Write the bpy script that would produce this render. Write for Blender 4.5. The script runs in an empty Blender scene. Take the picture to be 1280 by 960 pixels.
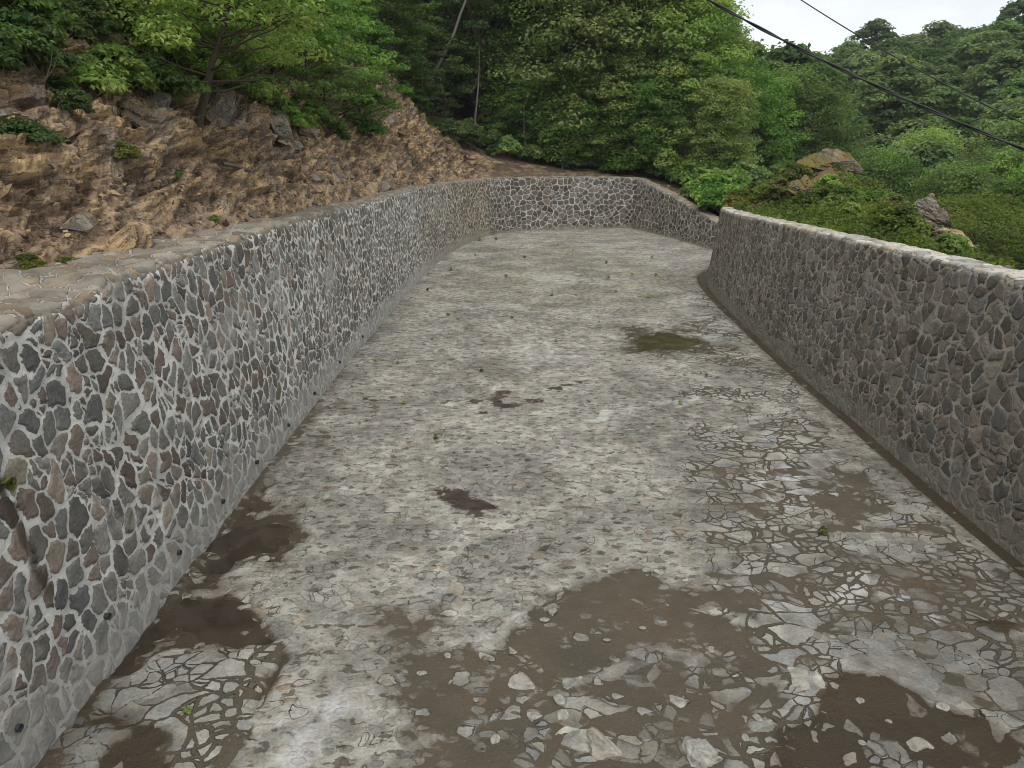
import bpy, math, random
import numpy as np

rad = math.radians
C = bpy.context.scene.collection
rng = np.random.default_rng(11)
random.seed(5)

# ------------------------------------------------------------------ numpy noise
def _h(ix, iy, iz, seed):
    n = (ix.astype(np.int64)*374761393 + iy.astype(np.int64)*668265263 + iz.astype(np.int64)*2147483647 + seed*974711) & 0xffffffff
    n = ((n ^ (n >> 13))*1274126177) & 0xffffffff
    n = ((n ^ (n >> 16))*2246822519) & 0xffffffff
    n = n ^ (n >> 15)
    return (n & 0xffffff)/float(0xffffff)

def vnoise(P, seed=0):
    i = np.floor(P); f = P-i; i = i.astype(np.int64)
    f = f*f*f*(f*(f*6-15)+10)
    r = 0
    for dx in (0, 1):
        wx = f[:, 0] if dx else 1-f[:, 0]
        for dy in (0, 1):
            wy = f[:, 1] if dy else 1-f[:, 1]
            for dz in (0, 1):
                wz = f[:, 2] if dz else 1-f[:, 2]
                r = r + wx*wy*wz*_h(i[:, 0]+dx, i[:, 1]+dy, i[:, 2]+dz, seed)
    return r*2-1

def fbm(P, oct=4, seed=0, gain=.5):
    a, s, r = 1., 0., 0
    for k in range(oct):
        r = r+a*vnoise(P*(2.03**k)+k*17.3, seed+k); s += a; a *= gain
    return r/s

def voro(P, seed=0):
    """nearest jittered cell: distance, second distance, id value, offset vector from the cell's centre"""
    i = np.floor(P).astype(np.int64); N = len(P)
    d1 = np.full(N, 9.); d2 = np.full(N, 9.); rid = np.zeros(N); off = np.zeros((N, 3))
    for dx in (-1, 0, 1):
        for dy in (-1, 0, 1):
            for dz in (-1, 0, 1):
                a, b, c = i[:, 0]+dx, i[:, 1]+dy, i[:, 2]+dz
                q = np.stack([a+_h(a, b, c, seed), b+_h(a, b, c, seed+1), c+_h(a, b, c, seed+2)], 1)
                o = P-q; d = np.sqrt((o*o).sum(1))
                m = d < d1
                d2 = np.where(m, d1, np.minimum(d2, d))
                d1 = np.where(m, d, d1)
                rid = np.where(m, _h(a, b, c, seed+3), rid)
                off = np.where(m[:, None], o, off)
    return d1, d2, rid, off

def sstep(a, b, x):
    t = np.clip((x-a)/(b-a), 0, 1); return t*t*(3-2*t)

def resample(P, step, smooth=2):
    P = np.array(P, float)
    for _ in range(smooth):
        Q = [P[0]]
        for a, b in zip(P[:-1], P[1:]): Q += [a*.75+b*.25, a*.25+b*.75]
        P = np.array(Q+[P[-1]])
    L = np.r_[0, np.cumsum(np.linalg.norm(np.diff(P[:, :2], axis=0), axis=1))]
    s = [0.]
    while s[-1] < L[-1]:
        p = np.interp(s[-1], L, P[:, 1])
        s.append(s[-1]+step(p))
    s = np.array(s[:-1]+[L[-1]])
    return s, np.stack([np.interp(s, L, P[:, k]) for k in range(P.shape[1])], 1)

def normals2(P):
    T = np.gradient(P[:, :2], axis=0); T /= np.linalg.norm(T, axis=1)[:, None]+1e-9
    return np.stack([-T[:, 1], T[:, 0]], 1)          # to the left of travel

# ------------------------------------------------------------------ the lie of the land
# foot of the hill behind the left wall and the back wall: x, y, z at foot, slope of the cut, slope beyond
FOOT = np.array([(-5.3,-10,3.0,1.2,.75), (-5.1,0,3.0,1.2,.75), (-4.85,5.5,3.0,1.2,.75), (-4.6,7.5,3.03,1.2,.75), (-4.3,9.5,3.03,1.2,.75),
    (-4.1,11.5,3.03,1.25,.75), (-4.0,14,3.0,1.3,.75), (-3.97,18,2.95,1.35,.75), (-3.85,22,2.9,1.45,.75), (-3.55,27,2.85,1.35,.7),
    (-3.0,31,2.78,1.75,.7), (-2.35,35.3,2.74,1.45,.6), (-1.0,39.4,2.7,.6,.42), (1.9,40.3,2.66,.22,.25), (6.4,41.3,2.62,.12,.06),
    (7.6,40.4,2.3,.08,.0), (8.5,36,1.75,.04,.0), (9.3,32.3,1.35,.03,.03), (11,31.3,1.1,.0,.0), (16,31.2,.8,.0,.0), (24,33,.4,-.05,-.05)])
CUT = 3.2
_fs, FOOTR = resample(FOOT, lambda y: .5, 1)

def foot_query(x, y):
    p = np.stack([x, y], 1); N = len(p)
    best = np.full(N, 1e9); d = np.zeros(N); par = np.zeros((N, 3)); side = np.zeros(N)
    for a, b in zip(FOOTR[:-1], FOOTR[1:]):
        e = b[:2]-a[:2]; L2 = (e*e).sum()
        t = np.clip(((p-a[:2])@e)/L2, 0, 1)
        q = a[:2]+t[:, None]*e
        dd = np.linalg.norm(p-q, axis=1)
        m = dd < best-1e-9
        cr = e[0]*(p[:, 1]-a[1])-e[1]*(p[:, 0]-a[0])
        best = np.where(m, dd, best); side = np.where(m, cr, side)
        par = np.where(m[:, None], (a[2:]+t[:, None]*(b[2:]-a[2:])), par)
    return np.where(side > 0, best, -best), par

RWALL = np.array([(5.6,-2), (5.58,3), (5.58,6.9), (5.66,10), (5.75,13), (5.85,15.5), (6.05,19.5), (6.3,22.5), (6.6,24.4), (7.2,26.0), (8.4,27.3), (10.5,28.1), (15,28.4)])
_rs, RWALLR = resample(RWALL, lambda y: .4, 2)
def rheight(y): return np.interp(y, [0, 7, 12, 17, 22, 25.5, 30], [2.78, 2.75, 2.66, 2.52, 2.36, 2.26, 2.2])

def rwall_query(x, y):
    p = np.stack([x, y], 1); N = len(p)
    best = np.full(N, 1e9); side = np.zeros(N); yy = np.zeros(N)
    for a, b in zip(RWALLR[:-1], RWALLR[1:]):
        e = b-a; t = np.clip(((p-a)@e)/(e@e), 0, 1); q = a+t[:, None]*e
        dd = np.linalg.norm(p-q, axis=1); m = dd < best-1e-9
        cr = e[0]*(p[:, 1]-a[1])-e[1]*(p[:, 0]-a[0])
        best = np.where(m, dd, best); side = np.where(m, cr, side); yy = np.where(m, q[:, 1], yy)
    return np.where(side < 0, best, -best), yy

def far_hill(x, y):
    u = .5*x+.866*y; v = .866*x-.5*y
    top = 14.5+7.*sstep(-60, 22, v)+1.*np.sin(v*.09)
    return np.maximum(-5+top*np.clip((u-58)/88, 0, 1.)-.35*np.maximum(u-158, 0), -8.)

def ground_z(x, y):
    x = np.atleast_1d(np.asarray(x, float)); y = np.atleast_1d(np.asarray(y, float))
    d, par = foot_query(x, y)
    dd = np.maximum(d, 0)
    cut = np.minimum(dd, CUT); rest = np.maximum(dd-CUT, 0)
    rest = np.where(rest > 40, 40+(rest-40)*.2, rest)
    zl = par[:, 0]+cut*par[:, 1]+rest*par[:, 2]
    zl = zl-np.maximum(x-12, 0)*.18*(par[:, 2] < .2)
    r, yy = rwall_query(x, y)
    h = rheight(yy)
    w = .7+2.4*np.clip((yy-10)/12, 0, 1)                                   # the bank behind the right wall
    bump = 1.15*np.exp(-((x-9.9)/1.5)**2-((y-23.6)/2.2)**2)+.38*np.exp(-((x-9.4)/1.6)**2-((y-18.)/3.2)**2)
    zr = h-.18-.28*(1-np.clip((yy-9)/7, 0, 1))+np.clip(r-.4, 0, w)*(.0+.12*np.clip((yy-12)/10, 0, 1))+bump-np.maximum(r-.4-w, 0)*.55
    V = far_hill(x, y)
    z = np.where(d > 0, np.maximum(zl, V), np.where(r > 0, np.maximum(zr, np.maximum(V, -6.)), -1.2))
    return z
# ------------------------------------------------------------------ objects and meshes
def tag(o, label=None, cat=None, group=None, kind=None):
    if label: o['label'] = label
    if cat: o['category'] = cat
    if group: o['group'] = group
    if kind: o['kind'] = kind
    return o

def empty(name, loc, label, cat, group=None, rz=0., sc=1.):
    o = bpy.data.objects.new(name, None); C.objects.link(o)
    o.empty_display_size = .3
    o.location = loc; o.rotation_euler = (0, 0, rz); o.scale = (sc,)*3 if np.isscalar(sc) else sc
    return tag(o, label, cat, group)

def mesh(name, V, F, mats, smooth=False, midx=None, attrs=None, uv=None):
    me = bpy.data.meshes.new(name)
    V = np.asarray(V, np.float32); F = np.asarray(F, np.int32); k = F.shape[1]
    me.vertices.add(len(V)); me.vertices.foreach_set('co', V.ravel())
    me.loops.add(F.size); me.loops.foreach_set('vertex_index', F.ravel())
    me.polygons.add(len(F)); me.polygons.foreach_set('loop_start', np.arange(0, F.size, k, dtype=np.int32))
    me.polygons.foreach_set('use_smooth', np.full(len(F), smooth, dtype=bool))
    for m in (mats if isinstance(mats, (list, tuple)) else [mats]): me.materials.append(m)
    if midx is not None: me.polygons.foreach_set('material_index', np.asarray(midx, np.int32))
    for n, a in (attrs or {}).items():
        at = me.attributes.new(n, 'FLOAT', 'POINT'); at.data.foreach_set('value', np.asarray(a, np.float32))
    if uv is not None:
        l = me.uv_layers.new(name='UVMap'); l.data.foreach_set('uv', np.asarray(uv, np.float32)[F.ravel()].ravel())
    me.update(calc_edges=True); me.validate()
    return me

def obj(name, me, parent=None, loc=None):
    o = bpy.data.objects.new(name, me); C.objects.link(o)
    if parent: o.parent = parent
    if loc is not None: o.location = loc
    return o

def grid_faces(nu, nv, flip=False):
    i = np.arange(nu-1)[:, None]*nv+np.arange(nv-1)[None, :]
    f = np.stack([i, i+nv, i+nv+1, i+1], -1).reshape(-1, 4)
    return f[:, ::-1] if flip else f

def copy_thing(root, loc, rz=0., sc=1., label=None, group=None):
    r = root.copy(); C.objects.link(r)
    r.location = loc; r.rotation_euler = (0, 0, rz); r.scale = (sc,)*3 if np.isscalar(sc) else sc
    if label: r['label'] = label
    if group: r['group'] = group
    for ch in list(root.children):
        c = ch.copy(); C.objects.link(c); c.parent = r
        for g in list(ch.children):
            d = g.copy(); C.objects.link(d); d.parent = c
    return r

# ------------------------------------------------------------------ node helper
class NG:
    def __init__(s, name, world=False):
        if world: s.m = bpy.data.worlds.new(name)
        else: s.m = bpy.data.materials.new(name)
        s.m.use_nodes = True; s.t = s.m.node_tree; s.t.nodes.clear()
    def n(s, typ, ins=None, **props):
        nd = s.t.nodes.new(typ)
        for k, v in props.items(): setattr(nd, k, v)
        for k, v in (ins or {}).items():
            if v is None: continue
            if isinstance(v, bpy.types.NodeSocket): s.t.links.new(v, nd.inputs[k])
            else: nd.inputs[k].default_value = v
        return nd
    def math(s, op, a, b=0., c=None, clamp=False):
        return s.n('ShaderNodeMath', {0: a, 1: b, 2: c}, operation=op, use_clamp=clamp).outputs[0]
    def add(s, a, b): return s.math('ADD', a, b)
    def sub(s, a, b): return s.math('SUBTRACT', a, b)
    def mul(s, a, b): return s.math('MULTIPLY', a, b)
    def vmath(s, op, a, b): return s.n('ShaderNodeVectorMath', {0: a, 1: b}, operation=op).outputs[0]
    def vscale(s, a, f): return s.n('ShaderNodeVectorMath', {0: a, 'Scale': f}, operation='SCALE').outputs[0]
    def mix(s, f, a, b, blend='MIX'):
        a = (*a, 1) if isinstance(a, tuple) and len(a) == 3 else a
        b = (*b, 1) if isinstance(b, tuple) and len(b) == 3 else b
        return s.n('ShaderNodeMixRGB', {0: f, 1: a, 2: b}, blend_type=blend).outputs[0]
    def ss(s, x, a, b, lo=0., hi=1.):
        return s.n('ShaderNodeMapRange', {0: x, 1: a, 2: b, 3: lo, 4: hi}, interpolation_type='SMOOTHSTEP').outputs[0]
    def noise(s, vec, scale, detail=4., rough=.55, out='Fac', dist=0.):
        return s.n('ShaderNodeTexNoise', {'Vector': vec, 'Scale': scale, 'Detail': detail, 'Roughness': rough, 'Distortion': dist}).outputs[out]
    def vor(s, vec, scale, feature='F1', dim='2D', rnd=1.):
        return s.n('ShaderNodeTexVoronoi', {'Vector': vec, 'Scale': scale, 'Randomness': rnd}, feature=feature, voronoi_dimensions=dim).outputs
    def attr(s, name): return s.n('ShaderNodeAttribute', attribute_name=name).outputs['Fac']
    def coord(s, k='Object'): return s.n('ShaderNodeTexCoord').outputs[k]
    def ramp(s, f, stops):
        nd = s.n('ShaderNodeValToRGB', {0: f}); e = nd.color_ramp.elements
        while len(e) < len(stops): e.new(.5)
        for k, (p, c) in enumerate(stops): e[k].position = p; e[k].color = (*c, 1)
        return nd.outputs[0]
    def sepx(s, v): return s.n('ShaderNodeSeparateXYZ', {0: v}).outputs
    def warp(s, vec, scale, amt, detail=2.):
        c = s.noise(vec, scale, detail, out='Color')
        return s.vmath('ADD', vec, s.vscale(s.vmath('SUBTRACT', c, (.5, .5, .5)), amt))
    def bump(s, h, strength=1., dist=.02, normal=None):
        return s.n('ShaderNodeBump', {'Height': h, 'Strength': strength, 'Distance': dist, 'Normal': normal}).outputs[0]
    def out(s, col, rough=.85, normal=None, disp=None, spec=.3, dscale=1.):
        b = s.n('ShaderNodeBsdfPrincipled', {'Base Color': col, 'Roughness': rough, 'Normal': normal, 'Specular IOR Level': spec})
        o = s.n('ShaderNodeOutputMaterial', {'Surface': b.outputs[0]})
        if disp is not None:
            d = s.n('ShaderNodeDisplacement', {'Height': disp, 'Midlevel': 0., 'Scale': dscale})
            s.t.links.new(d.outputs[0], o.inputs['Displacement']); s.m.displacement_method = 'BOTH'
        return s.m

# ------------------------------------------------------------------ materials
def masonry(name, scale, stretch, joint, jcol, stops, val, smear_at, relief=.045, warpamt=.16, band=.45, smear_col=(.33, .31, .28), jspread=.06, seam=None, far=None):
    g = NG(name); uv = g.coord('UV')
    w = g.warp(uv, 1.6, .30, 2.); w = g.warp(w, 5.5, warpamt*.55, 3.)
    v = g.vmath('MULTIPLY', w, (stretch, 1., 1.))
    ea = g.math('DIVIDE', g.vor(v, scale, 'DISTANCE_TO_EDGE', rnd=.95)['Distance'], scale)
    va = g.vor(v, scale, 'F1', rnd=.95)
    s2 = scale*1.4
    eb = g.math('DIVIDE', g.vor(v, s2, 'DISTANCE_TO_EDGE', rnd=.95)['Distance'], s2)
    vb = g.vor(v, s2, 'F1', rnd=.95)
    split = g.ss(g.sepx(va['Color'])[2], .80, .81)
    e1 = g.mul(g.math('MINIMUM', ea, g.add(g.mul(g.sub(1., split), 9.), eb)), scale)
    col = g.mix(split, va['Color'], g.mix(.75, va['Color'], vb['Color'])); f1 = g.add(g.mul(va['Distance'], g.sub(1., split)), g.mul(g.mul(vb['Distance'], .8), split))
    rnd = g.sepx(col)
    lowj = g.noise(uv, .9, 3.); fine = g.noise(uv, 24., 5., .65)
    wj = g.add(g.mul(g.sub(lowj, .5), jspread*2.2), joint)
    wj = g.add(wj, g.mul(g.math('MAXIMUM', g.sub(f1, .38), 0.), .22))       # rounder corners, fatter knots of mortar
    m = g.sub(g.add(e1, g.mul(g.sub(fine, .5), .07)), wj)
    stone = g.ss(m, -.004, .022)
    # stones: one colour each, mottled
    sc = g.ramp(rnd[0], stops)
    br = g.add(g.mul(g.math('POWER', rnd[1], 1.4), .75), .62)
    mott = g.noise(uv, 34., 7., .78)
    mott2 = g.noise(w, 9., 4.)
    k = g.mul(g.mul(br, g.add(g.mul(mott, 1.9), .05)), g.add(g.mul(mott2, 1.1), .45))
    sc = g.mix(1., sc, g.n('ShaderNodeCombineXYZ', {0: g.mul(k, val), 1: g.mul(k, val), 2: g.mul(k, val)}).outputs[0], 'MULTIPLY')
    jn = g.noise(uv, 3.2, 5.)
    jc = g.mix(g.ss(jn, .36, .66), jcol, tuple(x*.66 for x in jcol))
    jc = g.mix(g.mul(g.ss(fine, .5, .75), .35), jc, tuple(x*.45 for x in jcol))
    c = g.mix(stone, jc, sc)
    # mortar smeared over the faces: patches, and the plinth along the base
    sn = g.noise(uv, .75, 5., .6); sn2 = g.noise(uv, 7., 4.)
    vy = g.sepx(uv)[1]
    sm = g.ss(g.add(sn, g.mul(g.sub(sn2, .5), .35)), smear_at, smear_at+.12)
    bs = g.ss(g.sub(vy, g.mul(g.sub(g.noise(uv, 1.7, 4.), .5), .7)), band, band*.35)
    sm = g.math('MAXIMUM', g.mul(sm, .75), g.mul(bs, .85))
    sm = g.mul(sm, g.add(g.mul(sn2, .9), .4))
    smc = g.mix(mott2, tuple(x*.72 for x in smear_col), tuple(x*1.12 for x in smear_col))
    c = g.mix(g.math('MINIMUM', sm, .92), c, smc)
    # weather: run-off streaks and lichen-dark areas
    st = g.noise(g.vmath('MULTIPLY', uv, (2.4, .35, 1.)), 1.3, 4., .6)
    c = g.mix(g.mul(g.ss(st, .56, .74), .42), c, (.075, .066, .052), 'MIX')
    low = g.noise(uv, .28, 3.)
    c = g.mix(g.mul(g.ss(low, .45, .7), .3), c, g.mix(1., c, (.72, .66, .58), 'MULTIPLY'))
    if far:
        fu = g.ss(g.add(g.sepx(uv)[0], g.mul(g.sub(low, .5), 9.)), far[0], far[1])
        c = g.mix(fu, c, g.mix(1., c, (.80, .735, .65), 'MULTIPLY'))
    if seam:
        su, v0, v1 = seam
        du = g.math('ABSOLUTE', g.add(g.sub(g.sub(g.sepx(uv)[0], su), g.mul(g.sub(v1, vy), .10)), g.mul(g.sub(mott2, .5), .16)))
        gap = g.mul(g.ss(du, .075, .02), g.mul(g.ss(vy, v0, v0+.25), g.ss(vy, v1, v1-.08)))
        c = g.mix(g.mul(gap, .85), c, (.075, .06, .04))
    pil = g.math('POWER', g.math('MINIMUM', g.mul(g.math('MAXIMUM', m, 0.), 6.5), 1.), .55)
    hgt = g.mul(pil, g.add(g.mul(rnd[2], .75), .45))
    hgt = g.mul(hgt, g.sub(1., g.mul(sm, .75)))
    hgt = g.add(hgt, g.mul(g.sub(mott2, .5), .55))
    disp = g.mul(hgt, relief)
    nb = g.bump(g.add(mott, g.mul(fine, .8)), .9, .022)
    return g.out(c, .92, nb, disp, .2)

M = {}
M['wall_left'] = masonry('masonry_pale_joints', 4.5, 1.15, .050, (.84, .82, .755),
    [(0., (.215, .20, .172)), (.25, (.165, .165, .155)), (.45, (.225, .208, .17)), (.58, (.178, .18, .162)), (.74, (.23, .19, .15)), (.88, (.18, .138, .115)), (1., (.25, .22, .165))],
    1.10, .555, band=.6, relief=.026, warpamt=.30, smear_col=(.46,.445,.40), jspread=.085, seam=(7.52, .85, 2.1), far=(26., 37.))
M['wall_right'] = masonry('masonry_grey_joints', 4.6, 1.1, .026, (.52, .485, .42),
    [(0., (.165, .148, .122)), (.3, (.135, .122, .102)), (.5, (.19, .168, .136)), (.7, (.128, .130, .122)), (.88, (.15, .13, .105)), (.96, (.155, .13, .10)), (1., (.10, .115, .115))],
    1.40, .66, relief=.026, smear_col=(.33, .31, .265), band=.30, jspread=.06, warpamt=.26)
M['wall_back'] = masonry('masonry_dark_stone', 3.8, .9, .028, (.58, .555, .50),
    [(0., (.145, .13, .11)), (.4, (.115, .105, .093)), (.7, (.165, .145, .12)), (.9, (.13, .12, .11)), (1., (.19, .15, .11))],
    1.1, .80, relief=.035, band=.2, jspread=.03)

def slabs(name, scale, base, joint, gap=.05):
    g = NG(name); uv = g.coord('UV')
    w = g.warp(uv, 2.5, .25); w = g.warp(w, 9., .06)
    e1 = g.vor(w, scale, 'DISTANCE_TO_EDGE')['Distance']; cc = g.sepx(g.vor(w, scale)['Color'])
    n1 = g.noise(uv, 30., 6., .7); n2 = g.noise(uv, 5., 4.)
    k = g.mul(g.add(g.mul(cc[0], .6), .65), g.add(g.mul(n1, .7), .65))
    tint = g.ramp(cc[1], [(0., base), (.5, tuple(x*.8 for x in base)), (.8, (base[0]*.95, base[1]*.8, base[2]*.62)), (1., (base[0]*.7, base[1]*.76, base[2]*.78))])
    c = g.mix(1., tint, g.n('ShaderNodeCombineXYZ', {0: k, 1: k, 2: k}).outputs[0], 'MULTIPLY')
    st = g.ss(g.add(e1, g.mul(g.sub(n1, .5), .06)), gap*.5, gap)
    c = g.mix(st, joint, c)
    c = g.mix(g.mul(g.ss(g.add(n2, g.mul(g.sub(n1, .5), .4)), .46, .66), .62), c, (.13, .11, .08))
    h = g.add(g.mul(st, g.add(g.mul(cc[2], .6), .5)), g.mul(n2, .5))
    return g.out(c, .9, g.bump(n1, .5, .012), h, .2, .03)
M['cap_left'] = slabs('ledge_stone', 4.2, (.30, .27, .22), (.40, .38, .34))
M['cap_right'] = slabs('coping_stone', 3.2, (.58, .565, .52), (.42, .40, .35))

# spillway floor
def floor_mat():
    g = NG('paved_floor'); co = g.coord('Object')
    A = {k: g.attr(k) for k in ('mud', 'flag', 'wet', 'stain', 'pale', 'olive')}
    w1 = g.warp(co, 1.4, .42, 2.); w1 = g.warp(w1, 6., .09, 3.)
    wf = g.vmath('MULTIPLY', w1, (.95, 1.5, 1.))
    e1 = g.vor(wf, 3.0, 'DISTANCE_TO_EDGE')['Distance']; r1 = g.sepx(g.vor(wf, 3.0)['Color']); big = g.noise(co, .75, 4., .6)
    e3 = g.vor(w1, 7.6, 'DISTANCE_TO_EDGE')['Distance']; r3 = g.sepx(g.vor(w1, 7.6)['Color'])
    w2 = g.warp(co, 7., .10, 3.); wp = g.vmath('MULTIPLY', w2, (.75, 1.15, 1.))
    pv = g.vor(wp, 7.2); pd = pv['Distance']; r2 = g.sepx(pv['Color'])
    fine = g.noise(co, 34., 6., .7); mid = g.noise(co, 4.2, 5., .6); grit = g.noise(co, 120., 3., .6); low = g.noise(co, .55, 4.)
    # flags split into smaller ones where the big cell says so
    sub = g.ss(r1[2], .35, .4)
    ef = g.math('MINIMUM', e1, g.add(g.mul(e3, .55), g.mul(g.sub(1., sub), 2.)))
    rr = g.mix(sub, pv['Color'], g.vor(w1, 6.3)['Color'])
    rf = g.sepx(g.mix(.5, g.vor(wf, 3.0)['Color'], g.vor(w1, 7.6)['Color']))
    efn = g.add(g.sub(g.add(.05, ef), g.mul(g.ss(big, .35, .65), .10)), g.add(g.mul(g.sub(fine, .5), .0), g.add(g.mul(g.sub(fine, .5), .09), g.mul(g.sub(mid, .5), .10))))
    flagtop = g.ss(efn, .0, .045)
    flagc = g.ramp(rf[0], [(.2, (.31, .30, .262)), (.4, (.39, .375, .33)), (.55, (.29, .288, .265)), (.68, (.37, .335, .27)), (.8, (.275, .275, .258))])
    # pebbly mortar
    rad_ = g.add(g.mul(r2[1], .20), .16)
    pn = g.add(pd, g.mul(g.sub(fine, .5), .16))
    has = g.ss(r2[0], .18, .22)
    peb = g.mul(g.ss(g.sub(pn, rad_), .03, -.03), has)
    ring = g.mul(g.mul(g.ss(g.math('ABSOLUTE', g.sub(g.sub(pn, rad_), .035)), .13, .0), has), g.ss(g.add(r2[2], g.mul(g.sub(mid, .5), 1.2)), .20, .60))
    pebc = g.ramp(r2[2], [(0., (.20, .195, .172)), (.35, (.30, .28, .235)), (.6, (.19, .197, .19)), (.78, (.30, .24, .17)), (.9, (.30, .20, .12)), (1., (.15, .168, .172))])
    mort = g.mix(mid, (.30, .28, .238), (.52, .495, .43))
    ca = g.mix(g.mul(peb, .88), mort, pebc)
    ca = g.mix(g.mul(ring, g.ss(g.noise(co, 5., 3.), .40, .60, .08, .62)), ca, (.10, .088, .066))  # dark pebble rims: shading below the stones, put into the colour
    mos = g.mul(g.ss(g.noise(co, 1.1, 5., .65), .40, .56), .72)
    e3n = g.sub(g.add(e3, g.mul(g.sub(fine, .5), .16)), g.mul(g.ss(g.noise(co, 2.4, 3.), .42, .68), .05))
    part = g.ss(g.noise(co, 2.1, 4., .6), .36, .60)
    ca = g.mix(mos, ca, g.mix(g.ss(g.add(e3n, g.mul(g.sub(1., part), .06)), .0, .05), (.15, .128, .10), g.ramp(r3[0], [(0., (.19, .183, .16)), (.35, (.37, .355, .305)), (.55, (.26, .255, .235)), (.75, (.40, .38, .33)), (.85, (.33, .275, .20)), (1., (.22, .22, .205))])))
    pit = g.ss(g.noise(g.vmath('MULTIPLY', w2, (.8, 1.2, 1.)), 8.5, 3., .55), .585, .635)
    ca = g.mix(g.mul(pit, .82), ca, (.10, .085, .063))
    crack = g.ss(g.add(e1, g.mul(g.sub(fine, .5), .06)), .03, .0)
    ca = g.mix(g.mul(crack, g.ss(g.noise(co, 1.3, 3.), .48, .66, 0., .75)), ca, (.095, .08, .06))
    cb = g.mix(flagtop, (.14, .122, .09), flagc)
    fl = g.ss(g.add(A['flag'], g.mul(g.sub(mid, .5), .7)), .38, .62)
    c = g.mix(fl, ca, cb)
    k = g.mul(g.add(g.mul(fine, 1.2), .40), g.add(g.mul(mid, .9), .55))
    k = g.mul(k, g.add(g.mul(low, .5), .75)); k = g.mul(k, g.add(.70, g.mul(g.ss(g.noise(co, .62, 6., .66), .32, .66), .58)))
    c = g.mix(1., c, g.n('ShaderNodeCombineXYZ', {0: k, 1: k, 2: k}).outputs[0], 'MULTIPLY')
    # old lime bloom, olive algae, rusty stains
    c = g.mix(g.mul(g.ss(g.add(A['pale'], g.mul(g.sub(mid, .5), 1.)), .34, .85), .8), c, g.mix(1., (.66, .65, .62), g.n('ShaderNodeCombineXYZ', {0: g.add(.55, g.mul(fine, .9)), 1: g.add(.55, g.mul(fine, .9)), 2: g.add(.55, g.mul(fine, .9))}).outputs[0], 'MULTIPLY'))
    c = g.mix(g.mul(g.ss(g.add(A['olive'], g.mul(g.sub(mid, .5), 1.6)), .4, 1.1), .5), c, g.mix(1., c, (.62, .60, .44), 'MULTIPLY'))
    c = g.mix(g.ss(g.add(A['stain'], g.mul(g.sub(g.noise(co, 9., 4., .7), .5), 1.3)), .24, .55, 0., .9), c, (.05, .028, .022))
    # mud lies in the joints and, where it is deep, over the stones
    hb = g.add(g.mul(flagtop, g.add(g.add(g.mul(r1[1], .38), g.mul(r3[1], .30)), .20)), g.mul(g.sub(mid, .5), .5))
    ha = g.add(g.add(g.add(.40, g.mul(r3[1], .22)), g.mul(peb, g.add(g.mul(r2[1], .35), .04))), g.mul(g.sub(mid, .5), .75))
    frag = g.mul(g.ss(r3[2], .84, .87), g.ss(g.add(e3, g.mul(g.sub(fine, .5), .22)), .10, .16))
    h = g.add(g.mix(fl, ha, hb), g.mul(frag, .42))
    mud = g.add(A['mud'], g.mul(g.sub(g.noise(co, 2.6, 7., .68), .5), .75))
    mf = g.ss(g.sub(g.add(mud, g.mul(g.sub(fine, .5), .10)), h), -.05, .05)
    mc = g.mix(mid, (.105, .080, .053), (.155, .126, .09))
    mc = g.mix(g.ss(g.noise(co, 1.1, 4.), .4, .65), mc, (.105, .09, .066))
    mc = g.mix(g.ss(grit, .62, .75, 0., .55), mc, (.26, .235, .19))
    mc = g.mix(g.ss(g.vor(co, 26., dim='3D')['Distance'], .16, .06, 0., .6), mc, (.30, .275, .23))
    silt = g.ss(g.sub(g.add(mud, g.mul(g.sub(mid, .5), .3)), h), -.36, .02, 0., .62)
    c = g.mix(silt, c, g.mix(.5, mc, (.16, .135, .10)))
    c = g.mix(g.mul(mf, .96), c, mc)
    wet = g.ss(g.add(A['wet'], g.mul(g.sub(mid, .5), .8)), .35, .75)
    c = g.mix(g.mul(wet, g.add(g.mul(mf, .55), .35)), c, g.mix(1., c, (.62, .56, .50), 'MULTIPLY'))
    rough = g.sub(.93, g.mul(g.mul(wet, g.add(g.mul(mf, .8), .2)), .58))
    hh = g.math('MAXIMUM', h, mud)
    n = g.bump(g.add(hh, g.mul(fine, .25)), 1., .085)
    n = g.bump(g.add(fine, g.mul(grit, .3)), .4, .010, n)
    return g.out(c, rough, n, None, .25)
M['floor'] = floor_mat()

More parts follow.
